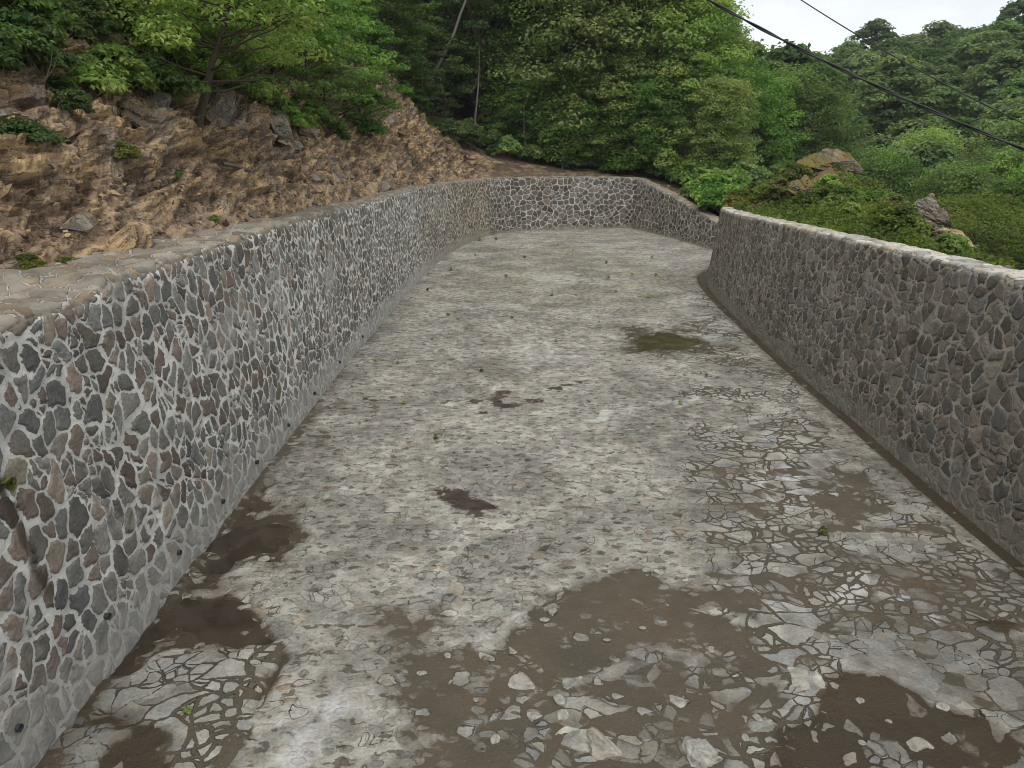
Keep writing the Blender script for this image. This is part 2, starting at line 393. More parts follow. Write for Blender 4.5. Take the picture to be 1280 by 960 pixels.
def rock_mat(name, a, b, cdark, ochre, moss=0., lines=.8):
    g = NG(name); co = g.coord('Object')
    cell = g.attr('cell'); soil = g.attr('soil')
    n1 = g.noise(co, 3., 6., .65); n2 = g.noise(co, 22., 6., .7); n3 = g.noise(co, .9, 4.)
    rot = g.n('ShaderNodeMapping', {'Vector': g.warp(co, 2., .25), 'Rotation': (rad(10), 0, rad(8)), 'Scale': (1/1.3, 1/.9, 1/8.)}, vector_type='TEXTURE').outputs[0]
    lay = g.noise(rot, 1.4, 5., .7)
    c = g.ramp(g.add(g.mul(cell, .6), g.mul(n1, .4)), [(.22, cdark), (.38, a), (.50, b), (.60, ochre), (.68, a), (.85, tuple(x*1.15 for x in ochre))])
    c = g.mix(g.ss(n3, .50, .66, 0., .65), c, (.175, .162, .145))
    k = g.mul(g.add(g.mul(n2, 1.3), .38), g.add(g.mul(g.ss(lay, .3, .7), .95), .55))
    c = g.mix(1., c, g.n('ShaderNodeCombineXYZ', {0: k, 1: k, 2: k}).outputs[0], 'MULTIPLY')
    c = g.mix(g.mul(g.ss(g.math('ABSOLUTE', g.sub(lay, .46)), .020, .004), lines), c, (.035, .025, .018))
    c = g.mix(g.ss(g.add(soil, g.mul(g.sub(n1, .5), .9)), .35, .75), c, g.mix(n2, (.052, .040, .027), (.125, .094, .06)))
    if moss:
        nz = g.sepx(g.n('ShaderNodeNewGeometry').outputs['Normal'])[2]
        c = g.mix(g.mul(g.ss(g.add(nz, g.mul(g.sub(n1, .5), 1.)), .45, .8), moss), c, g.mix(n2, (.10, .115, .02), (.22, .15, .035)))
    return g.out(c, .95, g.bump(g.add(g.mul(lay, 1.2), n2), .8, .03), None, .15)
M['rock'] = rock_mat('shale_rock', (.215, .15, .10), (.26, .188, .122), (.09, .064, .046), (.40, .285, .152))
M['grey_rock'] = rock_mat('grey_rock', (.17, .155, .135), (.24, .22, .19), (.09, .08, .07), (.22, .17, .11))
M['moss_rock'] = rock_mat('mossy_rock', (.16, .14, .115), (.21, .18, .14), (.08, .065, .05), (.23, .14, .07), .9)
M['flat_stone'] = rock_mat('flat_stone', (.34, .325, .285), (.40, .385, .345), (.26, .255, .24), (.38, .34, .27), 0., 0.)

def earth_mat():
    g = NG('forest_earth'); co = g.coord('Object')
    n1 = g.noise(co, .6, 5.); n2 = g.noise(co, 9., 6., .7)
    c = g.mix(n1, (.035, .032, .018), (.075, .058, .035))
    c = g.mix(g.ss(n2, .5, .7), c, (.045, .06, .02))
    return g.out(c, .98, g.bump(n2, .9, .08), None, .1)
M['earth'] = earth_mat()
def soil_mat():
    g = NG('ochre_soil'); co = g.coord('Object')
    n1 = g.noise(co, 1.4, 5.); n2 = g.noise(co, 12., 6., .7)
    c = g.mix(n1, (.09, .062, .035), (.25, .165, .075))
    return g.out(g.mix(g.ss(n2, .5, .7, 0., .7), c, (.07, .06, .03)), .98, g.bump(n2, .9, .05), None, .1)
M['soil'] = soil_mat()

def bark_mat(name, a, b):
    g = NG(name); co = g.coord('Object')
    n = g.noise(g.vmath('MULTIPLY', co, (9., 9., 1.6)), 2., 5., .7)
    return g.out(g.mix(n, a, b), .95, g.bump(n, .9, .02), None, .1)
M['bark'] = bark_mat('dark_bark', (.035, .028, .02), (.13, .11, .085))
M['pale_bark'] = bark_mat('pale_bark', (.08, .072, .058), (.22, .205, .175))
M['twig'] = bark_mat('dry_twig', (.12, .095, .06), (.25, .21, .15))

def leaf_mat(name, stops, trans=.42):
    g = NG(name); r = g.attr('rnd')
    oi = g.n('ShaderNodeObjectInfo').outputs['Random']
    c = g.ramp(r, stops)
    h = g.n('ShaderNodeHueSaturation', {'Hue': g.add(.485, g.mul(oi, .03)), 'Saturation': g.add(.85, g.mul(oi, .25)), 'Value': g.add(.78, g.mul(g.math('FRACT', g.mul(oi, 7.3)), .45)), 'Color': c}).outputs[0]
    b = g.n('ShaderNodeBsdfPrincipled', {'Base Color': h, 'Roughness': .55, 'Specular IOR Level': .25})
    t = g.n('ShaderNodeBsdfTranslucent', {'Color': g.mix(1., h, (1.15, 1.2, .55), 'MULTIPLY')})
    mx = g.n('ShaderNodeMixShader', {0: trans, 1: b.outputs[0], 2: t.outputs[0]})
    g.n('ShaderNodeOutputMaterial', {'Surface': mx.outputs[0]})
    return g.m
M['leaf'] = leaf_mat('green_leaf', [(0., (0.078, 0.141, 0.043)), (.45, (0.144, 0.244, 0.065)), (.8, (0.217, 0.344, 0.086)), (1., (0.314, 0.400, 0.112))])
M['leaf_lit'] = leaf_mat('fresh_lit_leaf', [(0., (0.132, 0.214, 0.062)), (.5, (0.234, 0.355, 0.090)), (.85, (0.337, 0.400, 0.115)), (1., (0.400, 0.400, 0.149))])  # brighter green; paints the light on the stand's sunlit crowns into the leaf colour
M['leaf_dark'] = leaf_mat('deep_shaded_leaf', [(0., (0.050, 0.092, 0.034)), (.5, (0.093, 0.155, 0.047)), (1., (0.169, 0.250, 0.068))])  # darker green; paints shade into the leaf colour of the stand's shaded trees
M['leaf_far'] = leaf_mat('forest_leaf', [(0., (0.082, 0.127, 0.058)), (.5, (0.139, 0.207, 0.081)), (1., (0.222, 0.294, 0.107))])
M['leaf_bank'] = leaf_mat('bank_leaf', [(0., (.05, .075, .022)), (.45, (.11, .15, .036)), (.8, (.165, .225, .052)), (1., (.215, .255, .07))])
M['leaf_olive'] = leaf_mat('olive_leaf', [(0., (0.088, 0.106, 0.035)), (.5, (0.175, 0.194, 0.053)), (.9, (0.250, 0.237, 0.075)), (1., (0.275, 0.200, 0.075))])

def plain(name, col, rough=.6, nz=.2, spec=.4):
    g = NG(name); n = g.noise(g.coord('Object'), 18., 4.)
    return g.out(g.mix(n, tuple(x*(1-nz) for x in col), tuple(x*(1+nz) for x in col)), rough, None, None, spec)
M['cable'] = plain('cable_sheath', (.022, .024, .026), .55)
M['pipe'] = plain('drain_pipe', (.03, .03, .032), .6)
M['hole_shade'] = plain('bore_shade', (.006, .006, .006), .9)  # near black, stands in for the shade inside the drain pipes
def water_mat(name, col, alpha_rough=.06):
    g = NG(name); co = g.coord('Object')
    n = g.noise(co, 3., 4.)
    c = g.mix(g.ss(n, .35, .65), tuple(x*.8 for x in col), (col[0]*1.4, col[1]*1.4, col[2]*1.45))
    return g.out(c, alpha_rough, g.bump(g.noise(co, 7., 2.), .12, .01), None, .5)
M['water_brown'] = water_mat('murky_brown_water', (.042, .031, .021), .14)
M['water_green'] = water_mat('murky_green_water', (.062, .052, .028), .16)
# ------------------------------------------------------------------ spillway floor (one sheet)
PATCH = {
    'mud': [
        (0.90, [(0.11,5.43), (0.39,6.10), (0.99,6.42), (1.67,6.33), (1.62,5.84), (2.12,5.54), (1.97,5.06), (1.32,5.22), (0.82,5.06), (0.27,4.92), (0.00,5.11)]),
        (0.66, [(-1.30,5.27), (-1.19,5.66), (-0.89,5.68), (-0.29,5.38), (0.27,4.92), (0.96,5.11), (1.78,5.11), (2.26,4.92), (1.60,4.02), (1.08,3.76), (-0.76,3.76), (-0.71,4.48), (-0.92,4.82)]),
        (0.70, [(2.29,4.65), (2.92,4.92), (3.31,4.65), (3.77,4.48), (3.76,4.02), (3.54,3.70), (1.71,3.70)]),
        (0.80, [(3.83,8.71), (4.56,8.91), (4.92,8.14), (4.23,7.72), (3.86,7.99)]),
        (0.85, [(1.70,6.30), (2.35,6.57), (2.54,6.03), (2.32,5.49), (1.95,5.72)]),
        (0.90, [(-3.30,8.71), (-2.88,8.03), (-2.45,7.82), (-2.43,7.40), (-2.70,6.88), (-2.84,6.52), (-3.29,6.14), (-3.40,7.82)]),
        (0.95, [(-3.35,6.10), (-2.81,6.23), (-2.42,5.90), (-2.25,5.54), (-2.46,5.27), (-2.71,5.34), (-3.33,5.05), (-3.36,5.54)]),
        (0.90, [(-2.24,5.43), (-1.96,5.01), (-1.93,4.60), (-2.10,4.65), (-2.16,5.01)]),
        (0.90, [(-3.38,4.60), (-3.20,4.81), (-2.93,4.75), (-2.79,4.44), (-3.04,4.38)]),
        (0.90, [(-2.28,4.02), (-2.26,4.40), (-2.15,4.44), (-2.10,3.99)]),
        (0.95, [(-3.08,4.02), (-2.92,4.44), (-2.72,4.36), (-2.66,3.76), (-3.15,3.76)]),
        (0.60, [(-3.31,10.94), (-2.92,11.50), (-2.66,10.09), (-3.31,9.91)]),
        (0.85, [(4.23,5.78), (4.92,5.90), (4.74,5.43), (4.35,5.27)]),
        (0.70, [(2.45,16.44), (3.10,16.98), (4.48,17.06), (4.47,15.57), (3.56,14.66), (2.69,15.04)]),
        (0.42, [(2.34,8.71), (4.13,9.50), (4.82,7.08), (4.77,5.90), (3.39,4.92), (2.39,4.92), (2.15,6.45)]),
    ],
    'flag': [
        (1.00, [(2.36,9.79), (3.43,11.12), (4.75,11.12), (5.13,7.63), (5.26,6.17), (3.54,3.70), (1.39,3.70), (0.64,3.70), (1.53,5.22), (2.23,6.75)]),
        (1.00, [(0.00,5.11), (0.82,5.11), (1.78,5.11), (1.41,3.76), (0.00,3.76)]),
        (0.80, [(-3.31,4.02), (-3.26,4.92), (-2.69,5.32), (-2.26,5.54), (-1.96,4.82), (-2.17,4.02), (-2.63,3.70)]),
        (0.90, [(6.63,24.79), (5.34,14.42), (4.75,11.12), (3.43,11.12), (3.64,15.04)]),
    ],
    'wet': [
        (1.00, [(-3.30,8.71), (-2.45,7.82), (-2.43,7.40), (-2.70,6.88), (-2.23,5.54), (-2.46,5.27), (-3.33,5.05), (-3.40,7.82)]),
        (0.90, [(2.29,4.65), (2.92,4.92), (3.31,4.65), (3.77,4.48), (3.76,4.02), (3.54,3.70), (1.71,3.70)]),
        (1.00, [(-3.08,4.02), (-2.92,4.44), (-2.72,4.36), (-2.66,3.76), (-3.15,3.76)]),
        (0.80, [(-3.38,4.60), (-3.20,4.81), (-2.93,4.75), (-2.79,4.44), (-3.04,4.38)]),
        (0.80, [(4.23,5.78), (4.92,5.90), (4.74,5.43), (4.35,5.27)]),
        (1.00, [(2.61,16.29), (3.07,16.82), (4.44,16.90), (4.38,15.57), (3.58,14.79), (2.77,15.04)]),
        (0.80, [(-2.23,5.43), (-1.96,5.01), (-1.93,4.60), (-2.10,4.65)]),
    ],
    'stain': [
        (1.00, [(-0.84,8.59), (-0.41,8.43), (-0.31,7.86), (-0.73,7.78), (-0.97,8.25)]),
        (1.00, [(-0.72,12.26), (-0.28,12.00), (0.21,11.58), (-0.13,11.19), (-0.55,11.70)]),
        (0.80, [(0.29,12.44), (1.02,12.48), (0.92,12.00), (0.40,12.04)]),
        (0.80, [(-2.67,11.91), (-2.32,12.17), (-2.30,11.83)]),
        (0.60, [(-2.39,25.29), (-1.69,25.29), (-1.70,24.62), (-2.42,24.62)]),
        (0.50, [(7.31,30.10), (8.50,30.82), (8.18,29.86)]),
        (0.70, [(-1.21,8.59), (-0.95,8.59), (-0.92,8.14), (-1.13,8.20)]),
    ],
    'pale': [
        (1.00, [(0.79,11.05), (1.61,11.31), (2.06,10.83), (1.26,10.58)]),
        (1.00, [(2.46,11.91), (3.48,12.35), (4.01,11.70), (3.11,11.42)]),
        (0.90, [(3.36,6.38), (4.03,6.42), (3.85,5.78), (3.15,5.72)]),
        (0.80, [(-2.16,8.36), (-1.70,8.36), (-1.68,7.99), (-2.04,8.03)]),
        (0.45, [(-0.72,15.71), (2.36,17.23), (1.67,14.42), (-0.64,13.85)]),
        (0.60, [(0.57,25.63), (4.42,24.79), (3.54,22.54), (0.26,23.25)]),
        (0.70, [(3.06,8.96), (4.48,9.50), (3.89,7.82), (3.04,7.63)]),
        (0.70, [(-0.44,5.54), (0.38,5.84), (0.07,5.38), (-0.35,5.27)]),
        (0.60, [(-1.91,4.65), (-0.92,4.82), (-0.74,4.48), (-1.37,4.02), (-1.94,4.02)]),
    ],
    'olive': [
        (0.80, [(-2.36,26.53), (2.31,35.02), (6.27,25.63), (4.52,18.09), (1.29,19.04), (-1.81,20.09)]),
        (0.70, [(2.26,18.09), (5.77,15.71), (4.81,13.31), (1.67,14.42)]),
        (0.70, [(2.59,9.79), (3.16,7.44), (2.23,6.75), (1.17,7.82)]),
        (0.80, [(-3.85,20.09), (-2.85,25.63), (-1.91,21.25), (-3.10,13.31)]),
        (0.60, [(5.05,11.91), (4.95,7.82), (4.09,7.44)]),
        (0.60, [(-0.75,16.44), (1.20,12.81), (0.84,11.91), (-1.24,13.31)]),
    ],
}
def poly_field(x, y, P, soft):
    P = np.array(P); ins = np.zeros(len(x), bool); dm = np.full(len(x), 1e9)
    for a, b in zip(P, np.roll(P, -1, 0)):
        e = b-a; t = np.clip(((x-a[0])*e[0]+(y-a[1])*e[1])/(e@e), 0, 1)
        dm = np.minimum(dm, np.hypot(x-a[0]-t*e[0], y-a[1]-t*e[1]))
        c = ((a[1] > y) != (b[1] > y)) & (x < (b[0]-a[0])*(y-a[1])/(b[1]-a[1]+1e-12)+a[0])
        ins ^= c
    sd = np.where(ins, dm, -dm)
    return sstep(-soft, soft, sd)

def build_floor():
    ys = [-6.]
    while ys[-1] < 43: ys.append(ys[-1]+max(.03, .0055*max(ys[-1], 0)))
    ys = np.array(ys); xs = np.arange(-3.75, 14.5, .045)
    X, Y = np.meshgrid(xs, ys, indexing='ij'); x, y = X.ravel(), Y.ravel()
    P = np.stack([x, y, 0*x], 1)
    jit = np.clip(y*.038, .17, .6)
    xd = x+jit*1.5*fbm(P*1.7, 4, 3)*1.3; yd = y+jit*2.*fbm(P*1.7, 4, 9)*1.3
    A = {}
    for k, polys in PATCH.items():
        v = np.zeros(len(x))
        for w, pg in polys:
            c = np.mean([q[1] for q in pg])
            v = np.maximum(v, w*poly_field(xd, yd, pg, np.clip(c*.042, .19, .9) if k in ('mud', 'pale', 'olive', 'flag') else np.clip(c*.022, .09, .6)))
        A[k] = v
    base = .17+.20*fbm(P*.6, 4, 21)
    base = base+.12*sstep(1.2, 3.5, x-.12*(y-6))*sstep(16, 9, y)                # silt in the joints on the right
    A['mud'] = np.maximum(A['mud']*.95, base)
    z = .02*fbm(P*.35, 3, 5)+.012*fbm(P*2.2, 3, 6)-.075*A['mud']*sstep(.2, .8, A['wet'])*(x < 2)+(A['wet'] > .2)*(x < 2)*.05*np.maximum(fbm(P*4.5, 3, 66)-.12, 0)
    # open gutter along the right wall
    r, yy = rwall_query(x, y)
    gut = (r < -.0) & (r > -.32)
    gz = sstep(-.34, -.30, r)
    z = z-.14*gz
    A['wet'] = np.maximum(A['wet'], .9*gz); A['mud'] = np.maximum(A['mud'], gz*.92); A['olive'] = np.maximum(A['olive'], gz)
    edge = sstep(-.75, -.32, r)*(r < 0)
    A['olive'] = np.maximum(A['olive'], .55*edge); A['mud'] = np.maximum(A['mud'], .42*edge)
    le = sstep(-2.95, -3.4, x)*(1+.5*fbm(P*1.3, 3, 91))
    A['mud'] = np.maximum(A['mud'], np.where(y < 12, .62, .46)*le); A['wet'] = np.maximum(A['wet'], .7*le*sstep(10, 8, y))
    V = np.stack([x, y, z], 1)
    o = obj('floor', mesh('floor', V, grid_faces(len(xs), len(ys)), M['floor'], True, attrs=A))
    return tag(o, 'stone paved spillway floor between the two long walls', 'floor', kind='structure')
build_floor()

def puddle(poly, z, m, label):
    P, n = np.array(poly), 90
    Q = []
    for k in range(n):
        t = k/n*len(P); i = int(t); f = t-i
        Q.append(P[i]*(1-f)+P[(i+1) % len(P)]*f)
    Q = np.array(Q)
    for _ in range(3): Q = (np.roll(Q, 1, 0)+Q*2+np.roll(Q, -1, 0))/4
    c = Q.mean(0)
    nz = vnoise(np.c_[Q*2.4, np.zeros(n)], 5)*.12+vnoise(np.c_[Q*6, np.zeros(n)], 6)*.08
    Q = c+(Q-c)*(1+nz[:, None])
    V = [(0, 0, 0)]+[(q[0]-c[0], q[1]-c[1], 0) for q in Q]
    F = [(0, 1+k, 1+(k+1) % n) for k in range(n)]
    o = obj('puddle_water', mesh('puddle_water', V, F, m, True), None, (c[0], c[1], z))
    tag(o, label, 'puddle', kind='structure')

# ------------------------------------------------------------------ walls
def build_wall(name, label, face_mat, cap_mat, base, hfun, batter, capw, side, step, nv, cap_rough=.02, smooth=2, us=0., pre=None):
    """base: plan polyline of the foot; side=+1 when the wall body lies to the left of travel"""
    if pre: s, B, N = pre
    else:
        s, B = resample(base, step, smooth)
        N = normals2(B)*side                  # towards the wall's body
    batter = np.broadcast_to(batter, (len(s),)).astype(float)
    h = hfun(B)
    nu = len(s)
    v = np.linspace(0, 1, nv)
    P = np.zeros((nu, nv, 3)); UV = np.zeros((nu, nv, 2))
    hn = h+cap_rough*vnoise(np.c_[s*3.1, s*0, s*0], 4)+cap_rough*.6*vnoise(np.c_[s*9., s*0, s*0], 8)
    for j in range(nv):
        t = v[j]
        off = batter*t+(0.05*(sstep(.985, 1., np.array([t]))[0]))
        P[:, j, :2] = B[:, :2]+N*off[:, None]
        P[:, j, 2] = -.16+(hn+.16)*t
        UV[:, j, 0] = s+us; UV[:, j, 1] = -.16+(h+.16)*t
    root = empty(name, (B[nu//2, 0], B[nu//2, 1], 0), label, 'wall')
    o = np.array(root.location)
    f = grid_faces(nu, nv, flip=(side < 0))
    me = mesh('wall_face', P.reshape(-1, 3)-o, f, face_mat, True, uv=UV.reshape(-1, 2))
    obj('wall_face', me, root)
    # coping / ledge: top sheet, outer lip, back
    nc = 26
    cw = capw(B) if callable(capw) else np.full(nu, capw)
    Q = np.zeros((nu, nc+4, 3)); U = np.zeros((nu, nc+4, 2))
    prof = [(-.012, -.05), (-.014, -.012)]+[(t, 0) for t in np.linspace(.004, 1, nc)]+[(1., -.10), (1., -.5)]
    for j, (t, dz) in enumerate(prof):
        o2 = batter+.05+cw*max(t, 0)+(t if t < 0 else 0)
        q = B[:, :2]+N*o2[:, None]
        Q[:, j, :2] = q
        rough = cap_rough*vnoise(np.c_[q*4.3, np.zeros(nu)], 14)+cap_rough*.7*vnoise(np.c_[q*11., np.zeros(nu)], 15)
        Q[:, j, 2] = hn+.006+dz+(rough if 2 <= j <= nc+1 else rough*0)
        U[:, j, 0] = s+us; U[:, j, 1] = cw*t+dz
    me = mesh('coping', Q.reshape(-1, 3)-o, grid_faces(nu, nc+4, flip=(side < 0)), cap_mat, True, uv=U.reshape(-1, 2))
    obj('coping', me, root)
    return root, s, B, N, hn

LBASE = [(-3.39, -3.), (-3.39, 3), (-3.39, 8), (-3.39, 12), (-3.38, 14), (-3.28, 17), (-3.22, 20), (-3.12, 23), (-2.98, 26.5), (-2.72, 29.6), (-2.35, 32.2), (-1.75, 34.9)]
BBASE = [(-1.75, 34.9), (-1.1, 36.9), (-.3, 38.3), (.8, 39.0), (1.9, 39.35), (4.2, 39.9), (5.9, 40.4), (6.35, 40.4), (6.6, 40.1), (7.3, 38.), (7.95, 35.2), (8.56, 31.9), (8.9, 31.0), (9.6, 30.5), (11, 30.3), (15, 30.3)]
def lh(B):
    y = B[:, 1]
    return np.interp(y, [-3, 6.2, 6.45, 12, 16, 22, 28, 32, 36], [2.98, 2.98, 3.04, 3.03, 2.96, 2.9, 2.83, 2.77, 2.73])
def _step(y): return float(np.clip(y*.0031, .017, .075))
ALL_S, ALL_B = resample(LBASE[:-1]+BBASE, _step, 3); ALL_N = normals2(ALL_B)
CUTI = int(np.argmin((ALL_B[:, 0]+1.1)**2+(ALL_B[:, 1]-36.8)**2))
ALL_BAT = .25-.05*sstep(25, 36, ALL_B[:, 1])
_bs = np.r_[0, np.cumsum(np.linalg.norm(np.diff(np.array(BBASE), axis=0), axis=1))]
def bh(B):
    s = np.r_[0, np.cumsum(np.linalg.norm(np.diff(B[:, :2], axis=0), axis=1))]
    return np.interp(s, [0, 3.5, 8.2, 9.0, 12.0, 17.5, 21], [2.73, 2.71, 2.68, 2.60, 2.05, 1.15, 1.0])
lw = lambda B: np.interp(B[:, 1], [-3, 5.5, 8, 10, 12, 14, 20, 36], [1.9, 1.5, 1.2, .85, .6, .5, .45, .45])
wall_left, s_l, B_l, N_l, h_l = build_wall('stone_wall', 'long stone wall with wide pale joints below the bare rock slope', M['wall_left'], M['cap_left'],
    LBASE, lh, ALL_BAT[:CUTI+1], lw, +1, None, 170, pre=(ALL_S[:CUTI+1], ALL_B[:CUTI+1], ALL_N[:CUTI+1]))
wall_back, *_ = build_wall('stone_wall', 'dark stone wall with white joints closing the far end below the trees', M['wall_back'], M['cap_left'],
    BBASE, bh, ALL_BAT[CUTI:], .45, +1, None, 64, pre=(ALL_S[CUTI:], ALL_B[CUTI:], ALL_N[CUTI:]))
wall_right, s_r, B_r, N_r, h_r = build_wall('stone_wall', 'grey brown stone wall with pale coping before the bushy bank', M['wall_right'], M['cap_right'],
    RWALL, lambda B: rheight(B[:, 1]), .26, .42, -1, lambda y: float(np.clip(y*.0031, .02, .08)), 150, cap_rough=.008, us=90.)

def tube(P, R, n=8, cap=True):
    P = np.array(P, float); R = np.broadcast_to(R, (len(P),)).astype(float)
    T = np.gradient(P, axis=0); T /= np.linalg.norm(T, axis=1)[:, None]+1e-9
    ref = np.array([0, 0, 1.]) if abs(T[:, 2]).mean() < .8 else np.array([1., 0, 0])
    U = np.cross(T, ref); U /= np.linalg.norm(U, axis=1)[:, None]+1e-9
    W = np.cross(T, U)
    a = np.arange(n)/n*2*math.pi
    V = (P[:, None]+R[:, None, None]*(np.cos(a)[None, :, None]*U[:, None]+np.sin(a)[None, :, None]*W[:, None])).reshape(-1, 3)
    i = np.arange(len(P)-1)[:, None]*n; k = np.arange(n)[None]; k2 = (k+1) % n
    F = np.stack([i+k, i+k2, i+n+k2, i+n+k], -1).reshape(-1, 4)
    if cap:
        c = len(V); V = np.r_[V, P[[-1]]]
        b = (len(P)-1)*n
        F = np.r_[F, [(b+q, b+(q+1) % n, c, c) for q in range(n)]] if False else F
    return V, F

def join(parts):
    V, F, k = [], [], 0
    for v, f in parts:
        V.append(v); F.append(np.asarray(f)+k); k += len(v)
    return np.concatenate(V), np.concatenate(F)

# weep holes: a short pipe and a black disc painted as the shade inside, along the foot of the left wall
def weep_meshes():
    a = np.arange(14)/14*2*math.pi
    ring = lambda r, x: np.stack([np.full(14, x), r*np.cos(a), r*np.sin(a)], 1)
    V = np.concatenate([ring(.028, -.10), ring(.028, .004), ring(.022, .004), ring(.022, -.09)])
    F = np.concatenate([np.stack([np.arange(14)+14*k, (np.arange(14)+1) % 14+14*k, (np.arange(14)+1) % 14+14*(k+1), np.arange(14)+14*(k+1)], 1) for k in range(3)])
    bore = np.r_[ring(.0225, -.05), [[-.05, 0, 0]]]
    fb = [(k, (k+1) % 14, 14) for k in range(14)]
    return mesh('drain_pipe', V, F, M['pipe'], True), mesh('bore_shade_disc', bore, fb, M['hole_shade'])
wp, wb = weep_meshes()
for y, z in [(3.99, .39), (5.17, .44), (6.46, .27), (7.62, .25), (8.8, .22), (10.2, .2), (11.73, .19), (13.6, .2), (15.6, .2)]:
    p = obj('drain_pipe', wp, wall_left); b = obj('bore_shade_disc', wb, p)
    x = np.interp(y, B_l[:, 1], B_l[:, 0])-.25*(z+.16)/3.2+.035
    p.location = np.array([x, y, z])-np.array(wall_left.location)

# ------------------------------------------------------------------ terrain: one sheet, and the bare rock cut in front of it
def build_ground():
    xs = np.unique(np.round(np.r_[np.arange(-260, -30, 9), np.arange(-30, 40, .8), np.arange(40, 300, 6)], 3))
    ys = np.unique(np.round(np.r_[np.arange(-60, -12, 6), np.arange(-12, 62, .8), np.arange(62, 420, 6)], 3))
    X, Y = np.meshgrid(xs, ys, indexing='ij'); x, y = X.ravel(), Y.ravel()
    z = ground_z(x, y)
    d, _ = foot_query(x, y); r, _ = rwall_query(x, y)
    z = np.where((d > -1.6) & (d < 1.7), -1.2, z)
    z = z-np.where((d >= 1.7) & (d < 6.4), .55, .0)
    z = np.where((d < 0) & (r > -1.5) & (r < 1.9), -1.2, z)
    z = z-np.where((d < 0) & (r >= 1.9) & (r < 8.), .5, 0.)
    P = np.stack([x, y, 0*x], 1)
    z = z+.25*fbm(P*.23, 3, 40)*(np.abs(z+1.2) > .01)*((d > 6) | (r > 3))
    o = obj('ground', mesh('ground', np.stack([x, y, z], 1), grid_faces(len(xs), len(ys)), M['earth'], True))
    tag(o, 'wooded hills and valley floor round the spillway', 'ground', kind='structure')
build_ground()

def build_bank():
    N = -normals2(RWALLR); rs = np.r_[np.arange(.5, 6, .12), np.arange(5, 9.5, .5)]
    k = RWALLR[:, 1] > -1.5; B, N = RWALLR[k], N[k]
    X = B[:, None, 0]+N[:, None, 0]*rs; Y = B[:, None, 1]+N[:, None, 1]*rs
    x, y = X.ravel(), Y.ravel(); z = ground_z(x, y)+.16*fbm(np.stack([x, y, 0*x], 1)*1.9, 5, 44, .6)
    o = obj('bank', mesh('bank', np.stack([x, y, z], 1), grid_faces(len(B), len(rs), True), M['soil'], True))
    tag(o, 'earth bank heaped behind the right wall', 'bank', kind='structure')
build_bank()

def rocky(P, seed, amp, ang=9., tilt=1.):
    """blocky, bedded relief: jittered cells stretched along the beds, each pushed out and tilted its own way"""
    a = rad(ang); e1 = np.array([.12, math.cos(a), math.sin(a)]); e1 /= np.linalg.norm(e1)
    n = np.array([0, -math.sin(a), math.cos(a)]); e2 = np.cross(n, e1)
    Q = P+.07*np.stack([fbm(P*1.3, 3, seed+50), fbm(P*1.3+9, 3, seed+51), fbm(P*1.3+21, 3, seed+52)], 1)
    L = np.stack([Q@e1, Q@e2, Q@n], 1)
    out = np.zeros(len(P)); cell = np.zeros(len(P))
    for k, (sc, w) in enumerate([((1.7, 1.3, .26), 1.), ((.75, .6, .11), .60), ((.26, .26, .045), .28), ((.10, .1, .024), .10)]):
        d1, d2, rid, off = voro(L/np.array(sc), seed+k*7)
        g = np.stack([np.sin(rid*91), np.cos(rid*57), np.sin(rid*133)*.5+.35], 1)
        out += w*((rid-.5)*1.1+tilt*.38*(g*off).sum(1)-.22*sstep(.12, .0, d2-d1))
        cell += rid*[.45, .3, .15, .1][k]
    return out*amp, cell

def build_rock_slope():
    s, F = resample(FOOT[:19], lambda y: float(np.clip(.0030*max(y, 4), .024, .10)), 2)
    k = (F[:, 1] > 1.5) & (F[:, 0] < 8.6); s, F = s[k], F[k]
    N = normals2(F)
    ts = [-.16]
    while ts[-1] < 7.2: ts.append(ts[-1]+(.028 if ts[-1] < 3.4 else .06))
    ts = np.array(ts); nu, nt = len(s), len(ts)
    X = F[:, None, 0]+N[:, None, 0]*ts[None]; Y = F[:, None, 1]+N[:, None, 1]*ts[None]
    tt = np.broadcast_to(ts[None], X.shape)
    Z = F[:, None, 2]+np.minimum(np.maximum(tt, 0), CUT)*F[:, None, 3]+np.maximum(tt-CUT, 0)*F[:, None, 4]+np.minimum(tt, 0)*.25
    P = np.stack([X, Y, Z], -1).reshape(-1, 3); t = tt.ravel()
    sl = np.broadcast_to(F[:, None, 3], X.shape).ravel()
    nx = np.broadcast_to(-N[:, None, 0], X.shape).ravel(); ny = np.broadcast_to(-N[:, None, 1], X.shape).ravel()
    D = np.stack([nx*.78, ny*.78, np.full(len(t), .62)], 1)
    d, cell = rocky(P, 3, .27)
    big = fbm(P*.42, 3, 77)
    hard = sstep(.45, 1.0, sl)
    amp = (sstep(-.05, .7, t)*.75+.25*sstep(-.9, 0, t))*(.18+.82*hard)*(1-.45*sstep(3.2, 5., t))*np.interp(t, [-.16, -.05, 0.1, 1], [.0, .25, .6, 1])
    gully = fbm(np.c_[P[:, 1]*.9, t*.25, t*0], 3, 31)
    P2 = P+D*(d*amp+(.30*big+.05*gully)*sstep(-.1, 1.2, t)*(.3+.7*hard)-.10)[:, None]
    P2[:, 2] -= .3*sstep(-.05, -.16, t)
    soil = np.clip(.12+.9*sstep(2.6, 4.6, t)+.45*(1-hard)+.5*sstep(.15, .55, fbm(P*.8, 3, 61))-.5*sstep(.3, -.3, t)*0+.35*sstep(.35, -.2, t), 0, 1)
    f = grid_faces(nu, nt, flip=False)
    me = mesh('rock_slope', P2, f, M['rock'], False, attrs={'cell': cell, 'soil': soil})
    o = obj('rock_slope', me)
    tag(o, 'bare brown layered rock cut above the left wall', 'rock slope', kind='structure')
    return P2.reshape(nu, nt, 3)
SLOPE = build_rock_slope()
